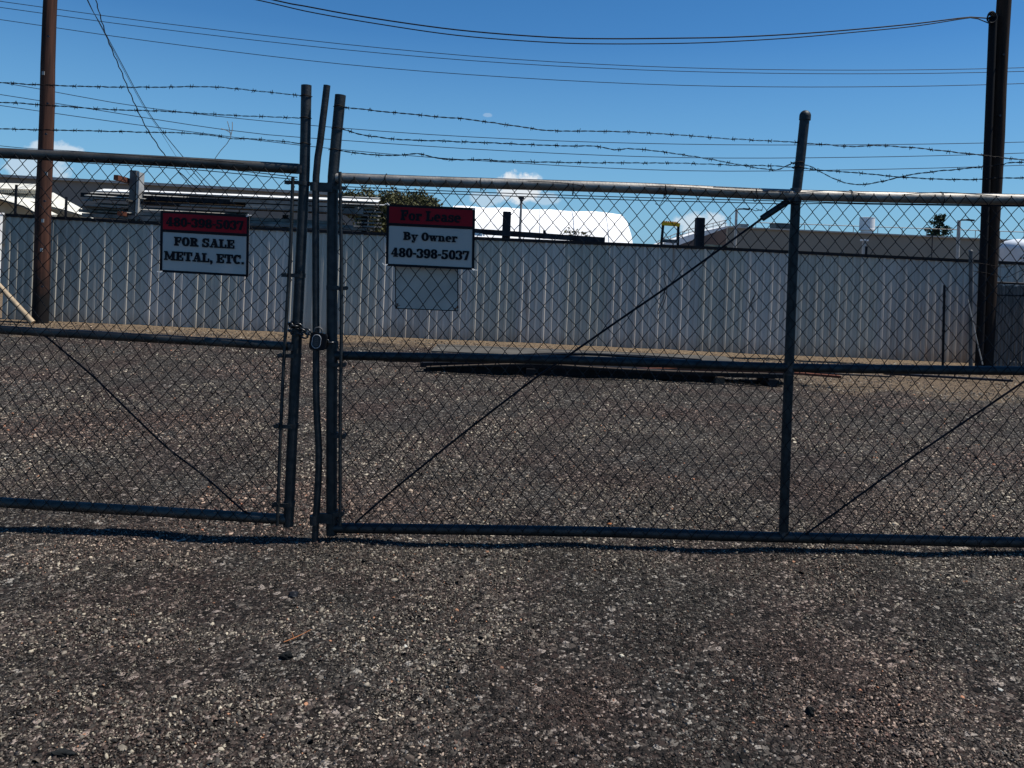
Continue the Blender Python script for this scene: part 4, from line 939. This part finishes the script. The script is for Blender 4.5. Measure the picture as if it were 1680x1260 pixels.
# trees
def tree(name, label, cx_, Y_, crowns, trunk_h, leafm, nleaf, ls, seed, trunk_r=.12, group=None):
    r = np.random.default_rng(seed); base = P(cx_, 400, Y_); t = thing(name, label, 'tree', (base.x, Y_, 0), group)
    allv = []; 
    b = MB(); b.tube([(base.x, Y_, 0), (base.x+.05, Y_, trunk_h*.5), (base.x-.03, Y_, trunk_h)], [trunk_r, trunk_r*.8, trunk_r*.6], n=10)
    for (x, y, rx_, rz_) in crowns:
        c = P(x, y, Y_); R_ = rx_*Y_/F; Rz = rz_*Y_/F
        b.tube([(base.x, Y_, trunk_h*.8), ((base.x+c.x)/2, Y_+.1, (trunk_h+c.z)/2), (c.x, Y_, c.z+Rz*.5)], [trunk_r*.5, trunk_r*.35, .015], n=6)
        n = int(nleaf*rx_*rz_)
        d = r.normal(0, 1, (n, 3)); d /= np.linalg.norm(d, axis=1)[:, None]; rad = r.uniform(.15, 1.08, n)**.5
        # clumps
        cl = r.normal(0, 1, (max(6, n//60), 3)); cl /= np.linalg.norm(cl, axis=1)[:, None]; cl *= r.uniform(.4, 1, (len(cl), 1))
        pick = cl[r.integers(0, len(cl), n)]+r.normal(0, .17, (n, 3))
        q = np.where(r.random((n, 1)) < .8, pick, d*rad[:, None])
        pos = q*np.array([R_, R_, Rz])+np.array(c); s = ls*r.uniform(.5, 1.4, n)
        a1 = r.normal(0, 1, (n, 3)); a1 /= np.linalg.norm(a1, axis=1)[:, None]; a2 = np.cross(a1, r.normal(0, 1, (n, 3))); a2 /= np.linalg.norm(a2, axis=1)[:, None]
        allv.append(np.stack([pos-a1*s[:, None], pos+a2*s[:, None]*.5, pos+a1*s[:, None], pos-a2*s[:, None]*.5], 1).reshape(-1, 3))
    b.build('trunk', 'bark', t)
    V = np.concatenate(allv); me = bpy.data.meshes.new('crown'); n = len(V)//4
    me.from_pydata(V.tolist(), [], np.arange(n*4).reshape(-1, 4).tolist()); me.update(); me.materials.append(M[leafm])
    o = bpy.data.objects.new('crown', me); COL.objects.link(o); o.parent = t; o.matrix_parent_inverse = Matrix.Translation(-Vector(t.location))
    return t
tree('desert_tree', 'olive green desert tree behind the metal stack, left of the For Lease sign', 620, 24, [(600, 340, 34, 26), (640, 336, 32, 24), (572, 336, 26, 20), (625, 370, 40, 24)], 2.4, 'leaf_olive', 4.2, .05, 5, group='desert trees behind the fence')
tree('desert_tree', 'olive green desert tree directly behind the For Lease sign', 690, 25, [(680, 338, 34, 24), (705, 348, 26, 22), (665, 365, 40, 26), (725, 360, 22, 16)], 2.4, 'leaf_olive', 4.2, .05, 6, group='desert trees behind the fence')
tree('pine_tree', 'lone dark pine rising behind the taupe building at the right', 1541, 75, [(1543, 357, 9, 7), (1538, 367, 11, 7), (1530, 378, 12, 6), (1551, 377, 12, 7), (1541, 387, 20, 6)], 5.0, 'leaf_dark', 4.2, .13, 8, .2)

# white tarp building
wt = thing('tarp_building', 'long white tarp covered building with rounded end behind the fence', 'building', (P(890, 400, 42).x, 42, 0))
def tent(Y0, Y1):
    b = MB(); xl = P(735, 360, 40).x; xr = P(1040, 390, 40).x
    prof = [(39.6, 0), (39.8, 1.2), (40.3, 2.3), (41.1, 3.3), (42.1, 3.95), (43.2, 4.3), (44.4, 4.3), (45.4, 3.9), (46.1, 3.2), (46.6, 2.2), (46.8, 0)]
    xs_ = [xl+(xr-xl)*k/16 for k in range(15)]+[xr-.28, xr-.12, xr-.02, xr+.06]
    vs = []; n = len(prof)
    for i_, x_ in enumerate(xs_):
        shr = [1]*15+[.985, .955, .90, .82]
        tt = (x_-xl)/(xr-xl); 
        for (y_, z_) in prof:
            sag_ = .03*math.sin(i_*1.57) if 2 < z_ else 0
            vs.append((x_+(0.0 if i_ < 15 else (1-z_/4.4)*.35), 43.3+(y_-43.3)*shr[i_], z_*(shr[i_] if i_ > 14 else 1)+sag_+.20*(1-tt)*0))
    fs = [(i*n+j, (i+1)*n+j, (i+1)*n+j+1, i*n+j+1) for i in range(len(xs_)-1) for j in range(n-1)]
    fs += [tuple(range(n)), tuple(range((len(xs_)-1)*n, len(xs_)*n))[::-1]]
    b.add(vs, fs, False); b.build('tarp_cover', 'whitetent', wt)
    for x_ in xs_[2:15:3]:
        m = MB(); m.tube([(x_, y_-.02 if y_ < 43 else y_+.02, z_+.02) for y_, z_ in prof], .02, n=5); m.build('seam', 'white', wt)
    m = MB(); m.beam((xl, 39.98, 1.7), (xr, 39.98, 1.7), .04, .05); m.build('hem_rope', 'lamp', wt)
tent(40, 46)
# shrubby twigs in front of it
tree('bush', 'sparse grey twiggy bush against the white tarp building', 942, 32, [(935, 380, 16, 7), (955, 384, 14, 6)], 1.6, 'leaf_olive', .8, .06, 12, .03)

def lamp_post(px_, ytop, Y_, arm_px, label, both=False, rr_=.07):
    a = P(px_, ytop, Y_); t = thing('lamp_post', label, 'lamp post', (a.x, Y_, 0), 'lamp posts beyond the fence')
    b = MB(); b.tube([(a.x-.0, Y_, 0), (a.x, Y_, a.z)], [rr_*1.2, rr_], n=12); b.build('post', 'lamp', t)
    L_ = arm_px*Y_/F; b = MB()
    if both: b.beam((a.x-L_, Y_, a.z), (a.x+L_, Y_, a.z), .12, .10); b.box((a.x, Y_, a.z-.08), (.14, .14, .1))
    else: b.tube([(a.x, Y_, a.z-.08), (a.x+L_*.15, Y_, a.z+.02), (a.x+L_*.7, Y_, a.z+.04)], .035, n=8); b.beam((a.x+L_*.5, Y_, a.z+.04), (a.x+L_, Y_, a.z+.02), .16, .07)
    b.build('lamp_head', 'lamptop', t)
lamp_post(855.5, 325, 34, 4.5, 'grey lamp post with a small cross head before the white tarp building', True, .055)
lamp_post(1208.5, 343.5, 36, 21, 'pale lamp post with its arm to the right, before the corner of the taupe building', False, .06)
lamp_post(1573.5, 361.5, 34, 24, 'pale lamp post near the dark pine at the right', False, .07)

# taupe building at the right
tb = thing('commercial_building', 'flat roofed taupe building behind the fence at the right', 'building', (P(1430, 400, 41).x, 41, 0))
a = P(1195, 373, 40); c = P(2300, 425, 40.5); e = P(1112, 402.5, 80)
vs = [Vector((a.x, a.y, -.1)), Vector((c.x, c.y, -.1)), Vector((c.x, c.y, c.z)), Vector((a.x, a.y, a.z))]
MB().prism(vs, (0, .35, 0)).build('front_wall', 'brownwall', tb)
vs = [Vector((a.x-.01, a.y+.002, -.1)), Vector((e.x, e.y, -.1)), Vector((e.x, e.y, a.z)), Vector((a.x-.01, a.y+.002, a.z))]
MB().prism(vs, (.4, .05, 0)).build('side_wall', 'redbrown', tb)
MB().prism([(a.x+.4, a.y+.36, a.z-.4), (c.x, c.y+.36, c.z-.4), (c.x, 80, c.z-.4), (e.x+.4, 80, a.z-.4)], (0, 0, .1)).build('roof', 'concrete', tb)
MB().beam(a+Vector((0, .1, .02)), c+Vector((0, .1, .02)), .5, .07).build('parapet_cap', 'lamp', tb)
for px_ in (1530,):
    q = P(px_, 385, 39.97); b = MB(); b.box((q.x, 39.97, q.z/2), (.04, .03, q.z)); b.build('downpipe', 'lamptop', tb)
b = MB(); q0 = P(1240, 372, 44); q1 = P(1760, 396, 44)
q0.z = a.z+.55; q1.z = c.z+.80
b.tube([q0, q1], .025, n=5)
for k in range(14):
    q = q0.lerp(q1, k/13); b.tube([(q.x, 44, a.z-.4), q], .02, n=5)
b.build('roof_railing', 'lamp', tb)
def roof_unit(x0, x1, yt, Y_, lab, m_='lamp'):
    p0 = P(x0, yt, Y_); p1 = P(x1, yt+1, Y_); b = MB(); cx_ = (p0.x+p1.x)/2; w_ = p1.x-p0.x; zb = a.z-.3
    b.box((cx_, Y_, (p0.z+zb)/2), (w_, 1.0, p0.z-zb)); b.box((cx_, Y_, p0.z+.02), (w_+.06, 1.06, .04))
    for k in range(5): b.box((cx_, Y_-.51, zb+(p0.z-zb)*(k+1)/6.5), (w_*.9, .03, .03))
    tag(b.build('roof_unit', m_), lab, 'roof unit', 'units on the taupe roof')
roof_unit(1211, 1223, 369, 43, 'small grey roof unit left on the taupe building')
roof_unit(1268, 1297, 367.5, 43, 'wide grey air conditioner on the taupe roof beside the gate post', 'grey_steel')
# vent cylinder
c = P(1423, 357, 42); b = MB(); r_ = 11.8*42/F
prof = [(r_*.8, a.z-.4), (r_*.8, c.z-.72), (r_*1.02, c.z-.70), (r_*1.02, c.z-.62), (r_, c.z-.60), (r_, c.z-.02), (r_*1.03, c.z-.02), (r_*1.03, c.z), (r_*.85, c.z+.01)]
n = 28; vs = [(c.x+q*math.cos(2*math.pi*i/n), 42+q*math.sin(2*math.pi*i/n), z) for q, z in prof for i in range(n)]
fs = [(j*n+i, j*n+(i+1) % n, (j+1)*n+(i+1) % n, (j+1)*n+i) for j in range(len(prof)-1) for i in range(n)]+[tuple(range((len(prof)-1)*n, len(prof)*n))]
b.add(vs, fs); tag(b.build('roof_vent', 'white'), 'white drum shaped roof vent on the taupe building', 'vent', None)
# white ramp roof with railing, left of the taupe building
wr = thing('white_roof', 'sloping white roof with a thin railing beyond the red-brown wall', 'roof', (P(1150, 400, 90).x, 90, 0))
pts_ = [(1075, 404), (1110, 392), (1150, 380), (1192, 371), (1215, 370), (1215, 430), (1075, 430)]
MB().prism([P(x, y, 95) for x, y in pts_], (0, 8, 0)).build('roof_body', 'white', wr)
b = MB(); top = [(1078, 396), (1110, 383), (1150, 371), (1192, 361)]
b.tube([P(x, y, 95) for x, y in top], .05, n=5); b.tube([P(x, y+5, 95) for x, y in top], .04, n=5)
for k in range(12):
    x = 1080+k*10; y = lerp_poly(top, x); b.tube([P(x, y, 95), P(x, y+12, 95)], .04, n=5)
b.build('railing', 'lamp', wr)
b = MB(); b.tube([P(1198, 355, 94), P(1198, 372, 94)], .05, n=6); b.box(P(1198, 358, 94), (.3, .06, .08)); b.build('mast', 'lamp', wr)
# white capped post, dark pipe
q = P(1418, 395, 26); b = MB(); b.box((q.x, 26, q.z/2), (.10, .10, q.z)); b.build('dummy', 'lamp') if False else None
t = thing('capped_post', 'grey post with a white cap above the fence, below the white vent', 'post', (q.x, 26, 0))
b.build('post', 'lamp', t); MB().box((q.x, 26, q.z+.02), (.22, .14, .06)).build('cap', 'white', t)
q = P(1421.5, 406, 15); b = MB(); b.tube([(q.x-.02, 15, 0), (q.x, 15, q.z)], .025, n=10); b.tube([(q.x, 15, q.z), (q.x, 15, q.z+.02)], .032, n=10); tag(b.build('dark_pipe', 'dark_steel'), 'short dark pipe poking over the fence below the capped post', 'pipe')
# white tank at the right edge
tk = thing('storage_tank', 'white rounded storage tank behind the fence at the right edge', 'tank', (P(1670, 420, 22).x, 22, 0))
c = P(1672, 395, 22); r_ = .46
prof = [(r_, 0), (r_, c.z-.28), (r_*1.02, c.z-.26), (r_*1.02, c.z-.2), (r_*.96, c.z-.1), (r_*.75, c.z-.02), (r_*.3, c.z+.04), (.02, c.z+.05)]
vs = [(c.x+q*math.cos(2*math.pi*i/n), 22+q*math.sin(2*math.pi*i/n), z) for q, z in prof for i in range(n)]
fs = [(j*n+i, j*n+(i+1) % n, (j+1)*n+(i+1) % n, (j+1)*n+i) for j in range(len(prof)-1) for i in range(n)]
b = MB(); b.add(vs, fs, True); b.build('tank_shell', 'tank', tk)
b = MB(); 
for k, h_ in enumerate((.05, .06, .035, .05, .03)):
    aa = math.radians(-116+k*9); b.box((c.x+(r_+.012)*math.cos(aa), 22+(r_+.012)*math.sin(aa), c.z-.50), (.03, .02, h_), rz=aa+math.pi/2)
b.build('marking', 'sign_black', tk)

# ------------------------------------------------------------------ slatted chain-link fence at right, in front of the white fence
sf = thing('slatted_fence', 'dark chain-link fence with grey slats behind the right utility pole', 'fence', (G(1585, 600).x, 13, 0))
a0 = G(1576, 600); a0 = Vector((a0.x, 12.9, -.07)); a1 = P(1593, 413, 12.9)
b = MB(); b.tube([a0, a1], .032, n=14); vs, fs = sphere_pts(a1, .036, 12, 5, True); b.add(vs, fs, True); b.build('corner_post', 'grey_steel', sf)
def SFp(t, z): return Vector((8.02+t, 13.05-.25*t, z))
ztop = P(1600, 462, 13).z
b = MB()
for k in range(118):
    t_ = k*.0525; z1 = ztop-.04+.015*math.sin(k*2.1); b.beam(SFp(t_, -.05), SFp(t_, z1), .052, .010)
b.build('slats', 'slats', sf); sfs = b
b = MB()
for k in range(120):
    t0 = k*.052
    zz = [SFp(t0+(.026 if j % 2 else 0), .03+j*.045)+Vector((0, -.02, 0)) for j in range(int((ztop-.05)/.045))]
    b.tube(zz, .0022, n=3, cap=False)
b.build('chain_link_mesh', 'galv', sf)
b = MB(); b.tube([SFp(0, ztop), SFp(6.2, ztop)], .02, n=8); b.build('top_rail', 'dark_steel', sf)
b = MB(); b.tube([SFp(-.1, ztop-.22), SFp(.6, ztop-.2)], .014, n=8); b.build('middle_rail', 'dark_steel', sf)
b = MB(); b.tube([P(1588, 492, 12.85), P(1602, 556, 12.85), P(1612, 598, 12.85)], .010, n=8); b.build('brace', 'lamp', sf)
for k in (3.0, 6.0):
    b = MB(); b.tube([SFp(k, 0)+Vector((0, .05, 0)), SFp(k, ztop+.35)+Vector((0, .05, 0))], .03, n=12); b.build('line_post', 'grey_steel', sf)
b = MB(); 
for (y0, y1) in ((430, 438), (444, 455)):
    b.tube([P(x, y, 12.88) for x, y in smooth_line([(1592, y0), (1620, y0+4), (1650, y1), (1690, y0-4), (1760, y0)], 8)], .005, n=5)
b.build('strand_wire', 'barb', sf)
q = G(1547, 596); tp_ = P(1549.5, 468, q.y); b = MB(); b.tube([(q.x, q.y, -.07), tp_], .020, n=12)
for z in (.55, .95, 1.15): b.tube([(q.x+(tp_.x-q.x)*z/tp_.z, q.y, z), (q.x+(tp_.x-q.x)*z/tp_.z, q.y, z+.03)], .029, n=12)
tag(b.build('short_post', 'dark_steel'), 'thin short steel post before the white fence, left of the right utility pole', 'post')

# ------------------------------------------------------------------ things lying on the lot
# grey slab strip
a = G(700, 563); b_ = G(1180, 590); s_ = G(760, 577); 
b = MB(); x0, x1 = G(715, 570).x, G(1190, 588).x; b.box(((x0+x1)/2, 12.35, .005), (x1-x0, .95, .05)); o = b.build('concrete_slab', 'concrete'); struct(o)
def flat_bar(pts, w_, h_, lab, m_, z=None, Y=None):
    b = MB(); q = smooth_line(pts, 30); W = [P(x, y, Y) for x, y in q]
    for i_, (a_, c_) in enumerate(zip(W[:-1], W[1:])): b.beam(a_, c_, w_, h_)
    return tag(b.build('steel_strip', m_), lab, 'steel strip', 'long steel strips lying in the yard')
PB = [([(690, 598), (760, 597), (900, 600), (1050, 608), (1180, 614), (1290, 617)], .10, .055, 'thick dark strip at the bottom front of the pile of steel', 'black', 10.0),
      ([(700, 603), (850, 606), (1000, 611), (1100, 614), (1180, 617)], .22, .10, 'wide black channel lying lowest in the pile of steel', 'black', 10.15),
      ([(700, 602), (780, 599), (880, 597), (980, 603), (1100, 609), (1260, 613)], .06, .012, 'thin grey-brown strip crossing the front of the steel pile', 'bark', 9.85),
      ([(692, 597), (780, 590), (880, 584), (960, 581), (1060, 587), (1180, 596), (1290, 604)], .07, .03, 'bowed dark strip arching over the steel pile', 'dark_steel', 10.2),
      ([(830, 583), (900, 580), (960, 580), (1060, 584), (1150, 590)], .08, .015, 'black bowed flat bar behind the middle rail', 'black', 10.6),
      ([(1020, 606), (1150, 606), (1280, 611), (1378, 618)], .08, .03, 'long rusty strip reaching right past the gate post', 'rust', 10.1),
      ([(1120, 604), (1240, 607), (1300, 610), (1460, 618)], .05, .015, 'thin dark strip running farthest right from the pile', 'dark_steel', 10.3),
      ([(840, 600), (1000, 604), (1150, 610), (1290, 614)], .30, .05, 'broad dark plate in the middle of the pile of steel', 'dark_steel', 10.25),
      ([(630, 592), (700, 593), (760, 594)], .05, .02, 'short dark strip at the left tip of the steel pile', 'dark_steel', 10.4)]
for pts, w_, h_, lab, m_, Y_ in PB: flat_bar(pts, w_, h_, lab, m_, Y=Y_)
for (px_, py_, lab) in ((1177, 618, 'brown wooden block under the right part of the steel pile'), (870, 606, 'wooden block under the middle of the steel pile'), (1262, 622, 'dark block under the right end of the steel pile')):
    q = P(px_, py_, 10.05); b = MB(); b.box((q.x, 10.15, .045), (.11, .5, .09)); b.box((q.x, 10.15, .093), (.10, .48, .006)); tag(b.build('wood_block', 'bark' if 'brown' in lab else 'black'), lab, 'block', 'blocks under the steel')
q = G(1655, 596); q2 = G(1685, 604); b = MB(); b.beam(q+Vector((0, 0, .03)), q2+Vector((.5, -.1, .03)), .09, .03); tag(b.build('white_strip', 'white_steel'), 'white strip lying at the foot of the slatted fence', 'strip')
q = G(1380, 632); b = MB()
tag(MB().beam(G(1450, 616)+Vector((0, 0, .03)), G(1660, 628)+Vector((0, 0, .03)), .06, .03).build('dark_board', 'blackwood'), 'dark board lying before the foot of the right utility pole', 'board')

def rock(px_, py_, sx, sy, sz, lab, seed, name='dark_rock', m_='rock', cat='rock', rot=0):
    r = random.Random(seed); g = G(px_, py_); vs, fs = sphere_pts((0, 0, 0), 1, 14, 9); out_ = []
    for v in vs:
        n_ = 1+.22*math.sin(v.x*3+seed)+.18*math.sin(v.y*4.1+v.z*3+seed*2)+.1*math.sin(v.z*7+v.x*5)
        x_, y_ = v.x*sx*n_, v.y*sy*n_; out_.append(Vector((g.x+x_*math.cos(rot)-y_*math.sin(rot), g.y+x_*math.sin(rot)+y_*math.cos(rot), max(-.01, v.z*sz*n_)+float(gh(np.array(g.x), np.array(g.y)))+sz*.35)))
    b = MB(); b.add(out_, fs, False); return tag(b.build(name, m_), lab, cat)
rock(469, 1080, .030, .016, .016, 'black lump lying beside the orange twig in the foreground', 1)
rock(482, 977, .026, .022, .010, 'flat dark grey stone below the gap between the gate leaves', 2, 'flat_stone', 'dark_steel', 'stone', .3)
rock(1329, 1195, .014, .016, .016, 'small black lump in the foreground at the lower right', 3)
rock(105, 1247, .03, .018, .010, 'dark lump at the lower left corner of the lot', 4)
q = [G(465, 1063), G(482, 1058), G(498, 1052), G(510, 1047)]; b = MB(); b.tube([p+Vector((0, 0, .022+.004*k)) for k, p in enumerate(q)], [.0016, .002, .0014, .001], n=6); b.tube([q[1]+Vector((0, 0, .026)), G(478, 1050)+Vector((0, 0, .03))], .0012, n=5)
tag(b.build('twig', 'twig'), 'orange brown twig beside the black lump', 'twig')
r = random.Random(5)
ws = [(1065, 1010, .011, 'creamdark'), (548, 1070, .009, 'creamdark'), (665, 1068, .008, 'cream'), (1590, 925, .014, 'twig'), (1000, 872, .013, 'twig'), (850, 960, .008, 'cream'), (285, 1150, .011, 'creamdark'), (1020, 1090, .010, 'creamdark'), (1640, 1165, .010, 'cream')]
nm = ['tan chip of stone right of the picture centre', 'pale stone chip below the orange twig', 'small pale pebble left of the centre', 'orange flake of stone near the gate at the right', 'orange-brown stone just under the right leaf', 'pale pebble below the right leaf', 'tan pebble at the lower left', 'cream stone in the right foreground', 'pale stone near the right edge of the foreground']
for k, ((px_, py_, s_, m_), lab) in enumerate(zip(ws, nm)):
    rock(px_, py_, s_, s_*.75, s_*.4, lab, 20+k, 'pebble', m_, 'pebble', k)['group'] = 'pale stones standing out of the gravel'
